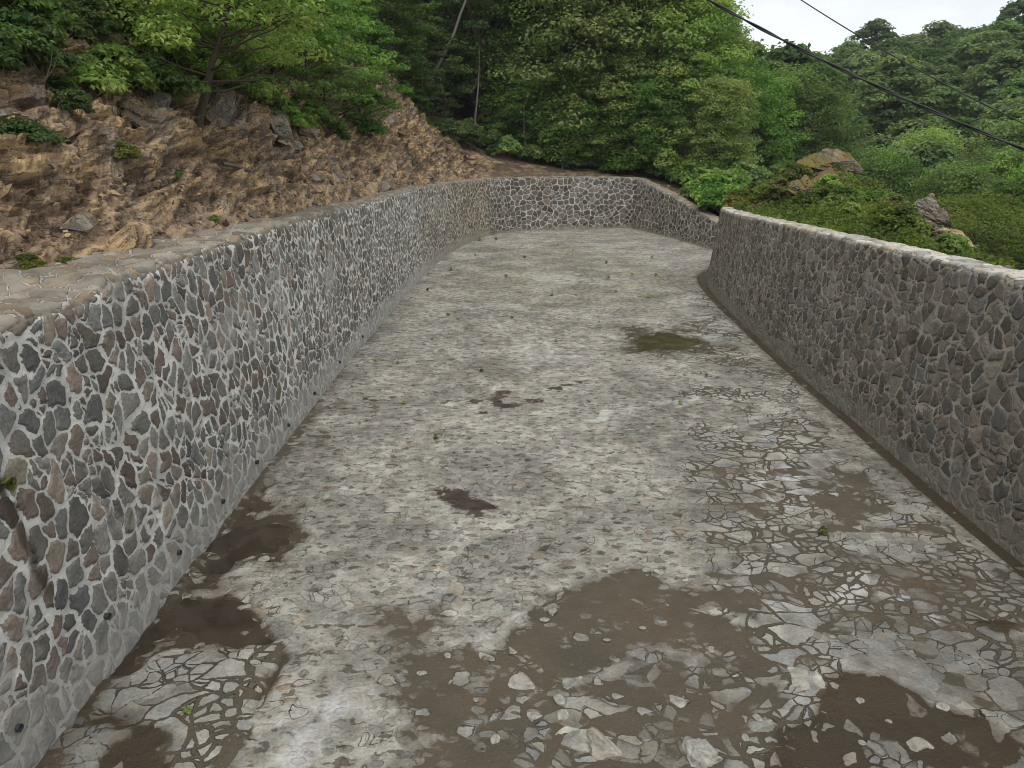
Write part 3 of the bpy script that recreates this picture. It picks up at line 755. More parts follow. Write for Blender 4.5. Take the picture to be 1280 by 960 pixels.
def slope_z(x, y):
    """height of the built rock slope near x, y"""
    q = SLOPE[::4, ::3].reshape(-1, 3); i = np.argmin((q[:, 0]-x)**2+(q[:, 1]-y)**2)
    if (q[i, 0]-x)**2+(q[i, 1]-y)**2 > .25: return float(ground_z(x, y)[0])
    return float(q[i, 2])

def rock_mesh(name, seed, size, m, sub=5, cuts=9, rough=.1, peak=0.):
    import bmesh
    bm = bmesh.new(); bmesh.ops.create_icosphere(bm, subdivisions=sub, radius=1.)
    V = np.array([v.co[:] for v in bm.verts]); F = np.array([[v.index for v in f.verts] for f in bm.faces]); bm.free()
    r = np.random.default_rng(seed)
    for _ in range(cuts):
        n = r.normal(size=3); n /= np.linalg.norm(n); c = r.uniform(.45, .8)
        dd = V@n-c; V = V-np.where(dd > 0, dd, 0)[:, None]*n*.96
    d, cell = rocky(V*np.array(size)+seed*3.1, seed, rough, 20)
    L = np.linalg.norm(V, axis=1)[:, None]
    V = V*np.array(size)+V/L*d[:, None]
    if peak: V[:, :2] *= (1-peak*np.clip(V[:, 2:]/size[2]+.3, 0, 1.1))
    soil = np.clip(.15-V[:, 2]/size[2]*.35, 0, 1)
    return mesh(name, V, F, m, False, attrs={'cell': cell, 'soil': soil})
# ------------------------------------------------------------------ foliage
def leaves(cen, nrm, size, r, rv, elong=1.7):
    """one folded leaf-shaped face pair per point; returns verts, quads, colour value per vertex"""
    n = len(cen)
    nrm = nrm/(np.linalg.norm(nrm, axis=1)[:, None]+1e-9)
    a = r.normal(size=(n, 3)); a -= (a*nrm).sum(1)[:, None]*nrm; a /= np.linalg.norm(a, axis=1)[:, None]+1e-9
    b = np.cross(nrm, a)
    s = (size*r.uniform(.65, 1.25, n))[:, None]
    fold = nrm*s*.16
    V = np.stack([cen-a*s*elong*.5-nrm*s*.10, cen+b*s*.5+fold, cen+a*s*elong*.5-nrm*s*.22, cen-b*s*.5+fold], 1).reshape(-1, 3)
    F = np.arange(n*4).reshape(n, 4)
    return V, F, np.repeat(np.clip(rv, 0, 1), 4)

def unit(r, n):
    v = r.normal(size=(n, 3)); return v/np.linalg.norm(v, axis=1)[:, None]

def crown_points(r, clumps, rads, per, flat=.55, up=.75):
    """clumps: centres; leaves sit in the upper shell of each flattened clump"""
    c = np.repeat(clumps, per, 0); R = np.repeat(rads, per)
    n = len(c)
    d = unit(r, n); d[:, 2] = np.where(d[:, 2] < -.15, -d[:, 2]*r.uniform(-.4, 1, n), d[:, 2])
    q = R*r.uniform(.35, 1., n)**.6*r.uniform(.85, 1.2, n)
    P = c+d*q[:, None]*np.array([1, 1, flat])
    nr = d*.55+np.array([0, 0, up])+r.normal(size=(n, 3))*.38
    return P, nr

def limb_path(r, a, b, k=5, bend=.12):
    t = np.linspace(0, 1, k)[:, None]; L = np.linalg.norm(b-a)
    w = np.cumsum(r.normal(size=(k, 3)), 0)*bend*L/k; w -= t*w[-1]; w -= w[0]*(1-t)
    m = a+(b-a)*t+w; m[:, 2] += np.sin(t[:, 0]*math.pi)*-.06*L
    return m

def tree_meshes(seed, H, R, base, ncl, per, leaf, lm, bm_, flat=.5, clump=.3, lean=(0, 0), trunk=.02, shape=.6, top=1., elong=1.7):
    r = np.random.default_rng(seed)
    k = 9; t = np.linspace(0, 1, k)
    w = np.cumsum(r.normal(size=(k, 2))*.018*H, 0); w -= w[0]
    T = np.stack([lean[0]*t+w[:, 0], lean[1]*t+w[:, 1], t*H*.93-.25*(t == 0)], 1)
    rad0 = trunk*H
    parts = [tube(T, rad0*(1-t*.86)*np.where(t == 0, 1.3, 1), 8)]
    cl, cr = [], []
    for i in range(ncl):
        f = (i+.5)/ncl
        z = base+(1-base)*f**.9
        prof = max(.12, (1-((z-base)/(1-base)-.38)**2/(.62**2 if z > base+.38*(1-base) else .75**2))**shape if abs((z-base)/(1-base)-.38) < .62 or z < base+.38*(1-base) else .12)
        az = i*2.399+r.uniform(-.5, .5); q = R*prof*r.uniform(.45, 1.08)
        tx = np.interp(z, t*.93, T[:, 0]); ty = np.interp(z, t*.93, T[:, 1])
        c = np.array([tx+q*math.cos(az), ty+q*math.sin(az), z*H*top+r.uniform(-.03, .03)*H])
        cl.append(c); cr.append(R*clump*r.uniform(.7, 1.3))
        if i % 2 == 0 or ncl < 40:
            zb = max(z-.10-.12*r.random(), base*.55)
            a = np.array([np.interp(zb, t*.93, T[:, 0]), np.interp(zb, t*.93, T[:, 1]), zb*H])
            L = limb_path(r, a, c-np.array([0, 0, cr[-1]*.2]))
            parts.append(tube(L, np.linspace(rad0*.34*(1-zb*.6), rad0*.06, len(L)), 5))
    cl, cr = np.array(cl), np.array(cr)
    P, nr = crown_points(r, cl, cr, per, flat)
    rv = np.repeat(r.normal(.5, .16, len(cl)), per)+r.normal(0, .16, len(P))
    V, F, c = leaves(P, nr, leaf, r, rv, elong)
    tv, tf = join(parts)
    return (tv, tf), (V, F, c)

def tree_thing(name, loc, spec, leafm, barkm, label, cat='tree', group=None, rz=0., sc=1., crown='crown', stem='trunk'):
    (tv, tf), (V, F, c) = spec
    e = empty(name, loc, label, cat, group, rz, sc)
    obj(stem, mesh(stem, tv, tf, barkm, True), e)
    obj(crown, mesh(crown, V, F, leafm, False, attrs={'rnd': c}), e)
    return e

def gz(x, y): return float(ground_z(x, y)[0])

# --- the stand behind the back wall -------------------------------------------------
ROUND = [tree_meshes(900+k, [8.5, 7.5, 9., 8.][k], [3.6, 3.5, 3.2, 3.9][k], .10, 120, 140, .14, None, None, .7, .29, shape=.4) for k in range(4)]
STAND = [tree_meshes(100, 14., 3.3, .08, 130, 165, .155, None, None, .78, .33, shape=.45),
         tree_meshes(101, 15.5, 2.9, .10, 130, 160, .15, None, None, .8, .34, shape=.5),
         tree_meshes(102, 12.5, 3.6, .06, 130, 165, .16, None, None, .78, .31, shape=.42),
         tree_meshes(103, 16., 3.0, .16, 120, 155, .15, None, None, .65, .32)]
SL = ['broadleaf tree of the dense stand behind the far wall', 'broadleaf tree with shade painted into its deep green leaves behind the far wall']
protos = []
for k, sp in enumerate(STAND):
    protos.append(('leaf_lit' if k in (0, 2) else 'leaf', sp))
protos_dark = []
stand_roots = {}
def stand_tree(px, Y, k, dark, sc, rz, fam=None):
    X = (px-640)/900*Y*1.045
    key = (k, dark, fam is None)
    lab = SL[1] if dark else SL[0]
    z = gz(X, Y)-.15
    if key not in stand_roots:
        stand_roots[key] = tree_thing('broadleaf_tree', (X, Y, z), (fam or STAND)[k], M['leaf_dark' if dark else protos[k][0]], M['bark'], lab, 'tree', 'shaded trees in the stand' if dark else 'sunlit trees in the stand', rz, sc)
    else:
        copy_thing(stand_roots[key], (X, Y, z), rz, sc)
for a in [(668, 46.5, 0, 0, .95, .3), (722, 45.2, 2, 0, 1.0, 1.9), (640, 50, 1, 0, 1.05, 4.), (775, 46.5, 0, 0, 1.05, 3.3), (822, 45, 2, 0, .85, 5.), (848, 48.5, 1, 0, .92, .9),
          (802, 52, 3, 0, 1.0, 2.2), (700, 53, 1, 0, 1.1, 1.1), (878, 54, 0, 0, .66, 2.8), (745, 58, 2, 0, 1.15, .2), (862, 44.2, 0, 0, .45, 1.0), (905, 62, 2, 0, .52, 4.4), (930, 70, 0, 0, .46, .5), (715, 44.2, 0, 0, .62, 2., ROUND), (752, 44.4, 2, 0, .68, 1., ROUND), (792, 43.8, 3, 0, .64, 4., ROUND), (832, 43., 2, 0, .72, 3., ROUND), (682, 44.8, 1, 0, .62, 5., ROUND), (868, 41.5, 0, 0, .6, .4, ROUND), (655, 45.6, 3, 0, .6, 1.4, ROUND), (815, 46, 1, 0, .95, 2.4, ROUND), (860, 46.5, 3, 0, .9, .2, ROUND),
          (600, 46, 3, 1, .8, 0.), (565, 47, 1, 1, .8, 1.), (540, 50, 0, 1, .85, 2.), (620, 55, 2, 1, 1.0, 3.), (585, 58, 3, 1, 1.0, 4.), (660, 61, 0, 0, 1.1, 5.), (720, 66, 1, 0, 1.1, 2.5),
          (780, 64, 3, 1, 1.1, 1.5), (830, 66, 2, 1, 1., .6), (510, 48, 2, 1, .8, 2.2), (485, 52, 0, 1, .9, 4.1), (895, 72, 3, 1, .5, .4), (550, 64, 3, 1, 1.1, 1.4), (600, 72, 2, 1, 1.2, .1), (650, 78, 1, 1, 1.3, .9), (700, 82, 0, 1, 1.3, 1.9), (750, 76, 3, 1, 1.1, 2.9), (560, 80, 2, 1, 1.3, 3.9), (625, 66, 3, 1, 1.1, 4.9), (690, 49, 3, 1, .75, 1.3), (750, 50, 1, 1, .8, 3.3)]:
    stand_tree(*a)

# thin bare trunks that show under the crowns
r = np.random.default_rng(8)
for px, Y, h, lx in [(598, 43.2, 5., .3), (656, 43.6, 4.2, -.2), (697, 43.0, 3.2, .5)]:
    X = (px-640)/900*Y*1.045
    P = limb_path(r, np.array([0, 0, -.2]), np.array([lx, .2, h]), 7, .06)
    V, F = tube(P, np.linspace(.075, .03, 7), 7)
    tag(obj('tree_trunk', mesh('tree_trunk', V, F, M['pale_bark'], True), None, (X, Y, gz(X, Y))), 'thin bare pole of a young tree above the far wall', 'tree trunk', 'thin trunks above the far wall')
P = limb_path(r, np.array([0, 0, 0.]), np.array([2.6, .6, 5.2]), 8, .05)
V, F = tube(P, np.linspace(.11, .05, 8), 8)
tag(obj('leaning_trunk', mesh('leaning_trunk', V, F, M['pale_bark'], True), None, (-4.5, 41.5, 7.4)), 'pale leaning trunk among the dark trees at the top of the scree', 'tree trunk')

# --- shrubs ------------------------------------------------------------------------
def shrub_meshes(seed, R, H, ncl, per, leaf, flat=.7):
    r = np.random.default_rng(seed)
    cl, cr, parts = [], [], []
    for i in range(ncl):
        az = i*2.399; f = (i+.5)/ncl; q = R*.85*math.sqrt(f)*r.uniform(.7, 1.1)
        z = H*(1-.72*f**1.3)*r.uniform(.75, 1.08)*.8
        c = np.array([q*math.cos(az), q*math.sin(az), z]); cl.append(c); cr.append(R*.30*r.uniform(.7, 1.3))
        if i % 2 == 0:
            L = limb_path(r, np.array([q*.1*math.cos(az), q*.1*math.sin(az), -.08]), c, 5)
            parts.append(tube(L, np.linspace(.018, .005, 5)*max(R, .6), 5))
    P, nr = crown_points(r, np.array(cl), np.array(cr), per, flat, .6)
    rv = np.repeat(r.normal(.5, .18, ncl), per)+r.normal(0, .16, len(P))
    return join(parts), leaves(P, nr, leaf, r, rv)
SHR = [shrub_meshes(200, .75, .95, 26, 75, .075), shrub_meshes(201, .95, .8, 30, 70, .085), shrub_meshes(202, .6, 1.2, 24, 80, .07)]
SHRF = [shrub_meshes(210, 1.2, 1.5, 30, 65, .15), shrub_meshes(211, 1.3, 1.2, 34, 60, .16)]
shrub_roots = {}
def shrub(x, y, z, k, leafm, label, group, rz, sc, fam=SHR, nm='shrub', cat='shrub'):
    key = (id(fam), k, leafm)
    if key not in shrub_roots:
        e = tree_thing(nm, (x, y, z), fam[k], M[leafm], M['twig'], label, cat, group, rz, sc, 'foliage', 'stem')
        shrub_roots[key] = e; return e
    return copy_thing(shrub_roots[key], (x, y, z), rz, sc, label, group)

r = np.random.default_rng(14)
for px, Y in [(590, 43.4), (615, 43.0), (634, 42.6), (660, 43.4), (684, 44.3), (708, 43.3), (735, 44.2), (760, 43.6), (790, 43.4), (812, 42.6), (832, 42.0), (848, 40.5), (858, 38.5), (870, 36.5), (880, 35.), (888, 33.6), (850, 43), (880, 39), (895, 36.5), (905, 38), (870, 41), (900, 44), (925, 40), (945, 46)]:
    X = (px-640)/900*Y*1.045
    shrub(X, Y, gz(X, Y)-.1, int(r.integers(2)), 'leaf' if px > 800 or r.random() < .5 else 'leaf_dark', 'leafy undergrowth bush at the foot of the trees behind the far wall', 'bushes behind the far wall', r.uniform(0, 6), r.uniform(.45, .9) if px < 820 else r.uniform(.8, 1.1), SHRF)

# --- the rock slope on the left ------------------------------------------------------
SAP = tree_meshes(300, 3.3, 1.9, .36, 74, 150, .056, None, None, .55, .25, lean=(1.5, .2), trunk=.026)
x, y = -5.5, 13.1
tree_thing('small_tree', (x, y, slope_z(x, y)-.15), SAP, M['leaf_lit'], M['bark'], 'small tree with dark leaning trunk growing out of the brown rock cut', 'tree', None, 0., 1.)
SLT = [tree_meshes(310, 4.6, 1.8, .12, 70, 95, .085, None, None, .45, .27), tree_meshes(311, 5.2, 1.6, .15, 70, 95, .08, None, None, .5, .3)]
slope_roots = {}
def slope_tree(x, y, k, lm, rz, sc, lab, grp=None):
    z = slope_z(x, y)-.25
    if (k, lm) not in slope_roots:
        slope_roots[(k, lm)] = tree_thing('hillside_tree', (x, y, z), SLT[k], M[lm], M['bark'], lab, 'tree', grp, rz, sc)
    else: copy_thing(slope_roots[(k, lm)], (x, y, z), rz, sc, lab, grp)
slope_tree(-5.75, 18.6, 0, 'leaf', .4, .85, 'leafy tree overhanging the rock cut right of the small leaning tree')
slope_tree(-5.6, 23.4, 1, 'leaf', 1.4, .95, 'dense dark green tree covering the rock cut above the long wall')
slope_tree(-5.15, 26.4, 0, 'leaf', 3., .85, 'low leafy tree at the right end of the green belt beside the scree')
G1 = 'trees covering the hillside above the rock cut'
for x, y, k, lm, sc in [(-5.75, 17.2, 1, 'leaf', .7), (-5.55, 21.2, 0, 'leaf', .8), (-5.9, 15.6, 0, 'leaf', .62), (-7.0, 10.2, 1, 'leaf_dark', .55), (-7.1, 12.8, 0, 'leaf', .55), (-8.2, 12.2, 0, 'leaf', .8), (-8.5, 15.2, 1, 'leaf_dark', .9), (-7.6, 16.6, 0, 'leaf', .8), (-7.7, 20.3, 1, 'leaf', 1.), (-7.2, 22.8, 0, 'leaf_dark', 1.1), (-7.3, 25.8, 1, 'leaf_dark', 1.1), (-6.9, 29, 0, 'leaf_dark', 1.1), (-9.6, 18, 0, 'leaf', 1.2), (-9.8, 22, 1, 'leaf', 1.3), (-9.4, 26.5, 0, 'leaf', 1.4), (-8.6, 30.5, 1, 'leaf_dark', 1.4),
                       (-6.6, 31.5, 1, 'leaf_dark', .9), (-6.9, 34.8, 0, 'leaf_dark', 1.3), (-5.7, 37.8, 1, 'leaf_dark', 1.2), (-8.8, 36, 0, 'leaf_dark', 1.6), (-7.5, 40, 1, 'leaf_dark', 1.6), (-11, 31, 0, 'leaf', 1.6), (-10.6, 14.2, 1, 'leaf', 1.2), (-9.9, 10.4, 0, 'leaf_dark', 1.), (-12, 17, 1, 'leaf_dark', 1.5), (-12.4, 23, 0, 'leaf', 1.6), (-11, 9, 1, 'leaf', 1.1), (-4.6, 41.5, 0, 'leaf_dark', 1.2)]:
    slope_tree(x, y, k, lm, x*7+y, sc, 'hillside tree in the green cover above the bare rock cut', G1)
for x, y, k, lm, sc, lab in [(-5.5, 8.55, 1, 'leaf_dark', .42, 'dark green shrub clinging to the bare rock nearest the left edge of the photo'),
        (-5.42, 9.6, 2, 'leaf_dark', .34, 'small upright dark shrub on the rock face between two ochre ledges'),
        (-5.12, 11.5, 1, 'leaf', .18, 'tiny round green shrub in the middle of the brown rock face'),
        (-5.06, 9.9, 0, 'leaf_olive', .3, 'faded yellow green tuft on the rock below the upright dark shrub'),
        (-4.8, 7.15, 0, 'leaf_olive', .24, 'small dull shrub at the foot of the rock nearest the left edge'),
        (-4.68, 7.6, 1, 'leaf_olive', .26, 'sparse grey green tuft at the rock foot beside the stone ledge'),
        (-4.42, 10.9, 0, 'leaf', .14, 'tiny green tuft near the rock foot above the narrowing ledge')]:
    shrub(x, y, slope_z(x, y)-.06, k, lm, lab, None, x*5, sc)
r = np.random.default_rng(33)
for x, y in [(-6.45, 10.6), (-6.6, 11.4), (-6.3, 11.9), (-6.75, 12.6), (-6.2, 12.7), (-6.5, 13.4), (-6.05, 13.0), (-6.9, 11.0), (-7.0, 13.6), (-6.4, 14.6), (-6.0, 15.2), (-5.75, 16.2), (-6.3, 15.8), (-5.6, 17.2), (-6.3, 17.4), (-5.55, 20.4), (-5.3, 21.5), (-5.15, 22.4), (-5.2, 24.6), (-5.0, 25.4), (-5.6, 27.2), (-5.4, 28.4), (-7.3, 9.6), (-6.5, 9.4), (-6.1, 10.1), (-7.2, 15.2), (-6.0, 10.2), (-6.15, 10.9), (-5.95, 11.6), (-6.3, 9.9), (-5.95, 12.5), (-6.15, 13.6), (-5.85, 14.3), (-5.8, 15.1), (-6.35, 12.1), (-6.2, 9.1), (-6.5, 8.6), (-5.7, 16.9), (-5.45, 17.9), (-5.4, 19.2), (-5.0, 35.6), (-4.5, 37.6), (-3.3, 39.8), (-2.2, 41.2), (-1.0, 42.0), (-5.6, 33.4)]:
    shrub(x, y, slope_z(x, y)-.1, int(r.integers(3)), (['leaf', 'leaf', 'leaf_lit', 'leaf_dark'][int(r.integers(4))] if y > 10.3 else 'leaf_dark') if y < 25 else 'leaf_dark', 'leafy shrub in the overgrown upper edge of the rock cut', 'shrubs along the top of the rock cut', r.uniform(0, 6), r.uniform(.55, 1.0)*(1 if y < 30 else 1.4))

# dry twigs and grass hanging over the upper edge: countless, one object
def dry_growth():
    r = np.random.default_rng(70); parts = []
    for _ in range(420):
        y = r.uniform(8.5, 34); x0 = np.interp(y, FOOT[:10, 1], FOOT[:10, 0])-r.uniform(1.3, 2.9)
        z0 = slope_z(x0, y)+.02
        for _ in range(3):
            d = np.array([r.uniform(.0, .5), r.normal()*.35, r.uniform(-.45, .7)])
            L = limb_path(r, np.array([x0, y, z0]), np.array([x0, y, z0])+d*r.uniform(.4, 1.1), 4, .25)
            parts.append(tube(L, np.linspace(.009, .003, 4), 3))
    V, F = join(parts)
    tag(obj('dry_undergrowth', mesh('dry_undergrowth', V, F, M['twig'], True)), 'tangle of dry twigs and roots over the rock cut', 'undergrowth', kind='stuff')
dry_growth()
def slope_cover():
    r = np.random.default_rng(71); n = 26000
    y = r.uniform(6, 44, n)**1.; o = r.uniform(1.9, 6.0, n)
    x = np.interp(y, FOOT[:13, 1], FOOT[:13, 0])-o
    keep = (fbm(np.c_[x*.9, y*.5, x*0], 3, 4)+.22*(o-2.6) > .05)
    x, y = x[keep], y[keep]
    q = SLOPE[::5, ::4].reshape(-1, 3)
    z = np.empty(len(x))
    for i in range(0, len(x), 500):
        dd = (q[None, :, 0]-x[i:i+500, None])**2+(q[None, :, 1]-y[i:i+500, None])**2
        z[i:i+500] = q[dd.argmin(1), 2]
    P = np.stack([x, y, z+r.uniform(.0, .22, len(x))], 1)
    V, F, c = leaves(P, np.array([.3, 0, .8])+r.normal(size=(len(x), 3))*.5, .085, r, r.normal(.45, .22, len(x)))
    tag(obj('ground_cover', mesh('ground_cover', V, F, M['leaf'], False, attrs={'rnd': c})), 'low green creepers over the upper rock slope', 'ground cover', kind='stuff')
slope_cover()

# loose broken rock
def rubble():
    r = np.random.default_rng(44); vs = []
    base = np.array([(1, 0, 0), (-1, 0, 0), (0, 1, 0), (0, -1, 0), (0, 0, 1), (0, 0, -1.)])
    fc = np.array([(0, 2, 4), (2, 1, 4), (1, 3, 4), (3, 0, 4), (2, 0, 5), (1, 2, 5), (3, 1, 5), (0, 3, 5)])
    q = SLOPE[:, ::2].reshape(-1, 3)
    parts, cells = [], []
    n = 2600
    ii = r.integers(0, len(SLOPE), n); t = np.abs(r.normal(0, .55, n)); jj = np.clip(((t+.12)/.028).astype(int), 0, SLOPE.shape[1]-1)
    for k in range(n):
        p = SLOPE[ii[k], jj[k]]
        if r.random() < .6 and p[1] < 33 and t[k] > .9: continue
        s = r.uniform(.015, .055)*(1+1.6*(r.random() < .06))
        A = np.linalg.qr(r.normal(size=(3, 3)))[0]
        v = (base*r.uniform(.6, 1.3, (6, 1))*np.array([1, .8, .4])*s)@A+p+np.array([0, 0, s*.2])
        parts.append((v, fc)); cells.append(np.full(6, r.random()))
    V, F = join(parts)
    tag(obj('rubble', mesh('rubble', V, F, M['rock'], False, attrs={'cell': np.concatenate(cells), 'soil': np.zeros(len(V))})), 'loose broken shale along the foot of the rock cut', 'rubble', kind='stuff')
rubble()

SLAB = [(-4.62, 8.6, .42, 'rock', 'ochre slanting rock slab at the foot of the cut beside the wide ledge'), (-5.75, 12.2, .55, 'grey_rock', 'grey rounded boulder jutting from the top of the brown cut'),
        (-5.2, 10.6, .38, 'rock', 'tilted brown block halfway up the rock face'), (-5.5, 14.6, .55, 'grey_rock', 'grey weathered rock slab right of the small leaning tree'), (-5.0, 7.0, .34, 'rock', 'low ochre block at the left edge of the rock face'),
        (-5.35, 17.4, .6, 'grey_rock', 'grey rock slab half hidden below the overhanging tree')]
for k, (x, y, s, m, lab) in enumerate(SLAB):
    o = obj('shale_block', rock_mesh('shale_block', 400+k, (s*.55, s*1.15, s*.5), M[m], 5, 9, .07), None, (x, y, slope_z(x, y)-.02))
    o.rotation_euler = (rad(24), rad(25), rad(-8+7*k)); tag(o, lab, 'rock')
SB = [rock_mesh('shale_block', 430+k, (.20, .62, .11), M['rock' if k % 3 else 'grey_rock'], 5, 16, .05) for k in range(6)]
r = np.random.default_rng(77)
for k in range(34):
    y = r.uniform(6., 21.) if k < 26 else r.uniform(21, 33); x = np.interp(y, FOOT[:12, 1], FOOT[:12, 0])-r.uniform(.15, 1.9)
    o = obj('shale_block', SB[k % 6], None, (x, y, slope_z(x, y)+.0)); s = r.uniform(.55, 1.15)*(1 if y < 18 else 1.5)
    o.scale = (s, s*r.uniform(.8, 1.3), s*r.uniform(.7, 1.2)); o.rotation_euler = (rad(10+r.uniform(-8, 12)), rad(r.uniform(18, 42)), rad(r.uniform(-14, 14)))
    tag(o, 'slanting shale bed standing out of the brown rock cut', 'rock', 'shale beds in the rock cut')
P = np.array([(0, 0, 0), (.14, .26, -.05), (.3, .5, -.13)]); V, F = tube(P, [.035, .032, .028], 8)
tag(obj('broken_branch', mesh('broken_branch', V, F, M['pale_bark'], True), None, (-5.0, 13.0, slope_z(-5.0, 13.0)+.12)), 'short pale broken branch lying at the foot of the small leaning tree', 'branch')

# --- stones and weeds on the floor ---------------------------------------------------
ST = [(0.62, 4.23, 0.62, 'long dark grey slab lying in mud at the bottom of the photo'), (1.40, 4.16, 0.56, 'pale split boulder next to the long dark slab in the mud'), (0.1, 4.87, 0.34, 'pale flat stone alone in the middle of the central mud'),
      (0.5, 4.92, 0.30, 'pale stone with grey core beside the central mud clearing'), (2.4, 4.94, 0.60, 'large pale flagstone on the rim of the dark wet patch'), (3.01, 4.2, 0.34, 'pointed grey flagstone lying in the dark wet patch'),
      (2.24, 4.78, 0.21, 'small tan stone under the large flagstone by the dark wet patch'), (2.44, 4.56, 0.20, 'small blue grey stone in the dark wet patch')]
for k, (x, y, s, lab) in enumerate(ST):
    hgt = .17 if k < 2 else .05
    o = obj('flat_stone', rock_mesh('flat_stone', 500+k, (s*.56, s*.40, hgt), M['flat_stone'], 5, 22, .045 if k < 2 else .02), None, (x, y, -.01-hgt*.25)); o.rotation_euler = (rad(3), rad(-4), k*1.3)
    tag(o, lab, 'stone')
small = [rock_mesh('small_stone', 540+k, (.085, .06, .028), M['flat_stone'], 3, 16, .012) for k in range(4)]
for k, (x, y, s) in enumerate([(0.19, 4.52, 1.), (0.38, 4.69, 1.1), (0.4, 4.52, 1.), (1.03, 4.56, 1.3), (1.31, 4.69, 1.3), (0.38, 5.84, 1.), (0.3, 5.72, .8), (0.0, 5.27, 1.), (2.77, 4.65, .9), (3.41, 4.6, 1.1), (-2.66, 6.75, 1.2), (-2.8, 6.19, 1.1), (0.86, 5.43, .5), (-0.56, 5.22, .7), (-0.12, 4.28, .8), (0.84, 4.73, .9), (-.3, 4.7, .5), (.9, 5.15, .6), (1.2, 5.6, .6), (1.5, 5.95, .5), (1.75, 5.3, .6), (2.9, 4.45, .6), (2.6, 4.25, .5), (-.5, 4.9, .6), (-.75, 5.0, .7), (1.9, 4.5, .8), (1.75, 4.3, .6)]):
    o = obj('small_stone', small[k % 4], None, (x, y, .0)); o.rotation_euler = (0, 0, k*2.1); o.scale = (s*.95, s*.95, s)
    tag(o, 'small pale stone lying loose in the mud on the floor', 'stone', 'small stones in the mud')

def weed_mesh(seed, h, n, leaf):
    r = np.random.default_rng(seed); P, N = [], []
    for i in range(n):
        az = r.uniform(0, 6.28); q = r.uniform(.1, 1)*h*.55; z = h*r.uniform(.15, 1.)*(1-q/h*.6)
        P.append((q*math.cos(az), q*math.sin(az), z)); N.append((math.cos(az)*.5, math.sin(az)*.5, .8))
    V, F, c = leaves(np.array(P), np.array(N)+r.normal(size=(n, 3))*.3, leaf, r, r.normal(.55, .2, n), 2.2)
    return mesh('weed', V, F, M['leaf_lit'], False, attrs={'rnd': c})
WD = [weed_mesh(600, .20, 46, .05), weed_mesh(601, .12, 30, .045), weed_mesh(602, .28, 40, .045)]
WDO = []
for w in WD:
    m2 = w.copy(); m2.materials[0] = M['leaf_olive']; WDO.append(m2)
W = [(-1.11, 17.06, 2, 1.3), (-1.16, 10.16, 1, 1), (-2.34, 14.13, 1, 1.2), (-1.91, 8.43, 1, .9), (3.55, 7.29, 0, .9), (2.9, 11.7, 1, 1.2), (1.93, 39.2, 0, 1.8), (3.21, 23.99, 2, 1), (4.97, 24.79, 0, 1), (1.91, 21.25, 0, 1), (-1.84, 16.07, 0, 1), (4.02, 21.01, 2, 1), (-1.54, 34.6, 0, 2.2), (-0.77, 35.02, 0, 2.4), (-2.78, 14.13, 2, .9), (1.19, 21.25, 0, 1), (3.19, 21.88, 1, 1.5), (-2.54, 4.56, 1, .7), (-1.86, 11.7, 1, 1), (2.65, 23.69, 2, .9), (2.21, 20.66, 0, 1), (0.0, 18.28, 1, 1.1), (4.14, 24.79, 2, 1), (5.2, 18.09, 0, .8), (-1.68, 18.56, 1, 1.3), (-2.6, 22, 0, 1.2), (-2.9, 25, 0, 1.3), (-2.2, 26, 1, 1.6), (.5, 29, 0, 1.2), (2.6, 31, 0, 1.2), (4.6, 33, 1, 1.4), (-.2, 24.5, 0, 1.), (1.2, 26.2, 2, .8), (-1.5, 29.6, 0, 1.4), (3.6, 27.6, 0, 1.), (5.6, 29., 0, 1.1), (-2.95, 12.6, 0, .8), (-.6, 13.6, 1, .9), (1.0, 15.9, 1, 1.), (2.2, 17.8, 0, .8), (.3, 20., 0, .9)]
SPEC = {0: 'tallest weed on the floor, in the middle distance near the left wall', 4: 'small grass tuft between the flagstones near the right wall', 17: 'small weed on the pale paving close to the left wall foot'}
for k, (x, y, i, s) in enumerate(W):
    o = obj('weed', WDO[i] if k % 3 == 1 else WD[i], None, (x, y, .005)); s *= .25+.42*((k*37) % 10)/10; o.rotation_euler = (0, 0, k*1.7); o.scale = (s, s, s)
    tag(o, SPEC.get(k, 'little green weed sprouting from a crack in the stone floor'), 'weed', None if k in SPEC else 'weeds in the floor cracks')
o = obj('wall_tuft', weed_mesh(640, .09, 40, .028), None, (-3.54, 4.56, 1.96)); o.data.materials[0] = M['leaf_olive']; o.rotation_euler = (0, rad(60), 0); o['x'] = 0; del o['x']
tag(o, 'withered yellow tuft growing from a joint of the left wall', 'weed')

# --- the bank behind the right wall --------------------------------------------------
def undergrowth():
    r = np.random.default_rng(90); n = 250000
    y = r.uniform(0, 30, n); x = r.uniform(6.0, 17.5, n)
    d, yy = rwall_query(x, y)
    k = (d > .62) & (fbm(np.c_[x*.8, y*.8, x*0], 3, 8) > -.20-.3*(d > 3.4)) & (d < 9.4)
    k &= ((x-9.2)/.75)**2+((y-22.6)/1.3)**2 > r.uniform(.1, 1.3, n)
    x, y = x[k], y[k]
    z = ground_z(x, y)
    hh = .08+.22*np.clip(fbm(np.c_[x*1.1, y*1.1, x*0], 3, 9)+.45, 0, 1)
    P = np.stack([x, y, z+hh*r.uniform(0, 1, len(x))**.6*(1+1.2*(r.random(len(x)) < .08))], 1)
    rv = .45+.75*fbm(np.c_[x*.7, y*.7, x*0], 3, 12)+r.normal(0, .2, len(x))
    V, F, c = leaves(P, np.array([0, 0, .8])+r.normal(size=(len(x), 3))*.5, .062, r, rv)
    tag(obj('undergrowth', mesh('undergrowth', V, F, M['leaf_bank'], False, attrs={'rnd': c})), 'knee high green growth covering the bank behind the right wall', 'undergrowth', kind='stuff')
undergrowth()
r = np.random.default_rng(91)
BK = 'bushes on the bank behind the right wall'
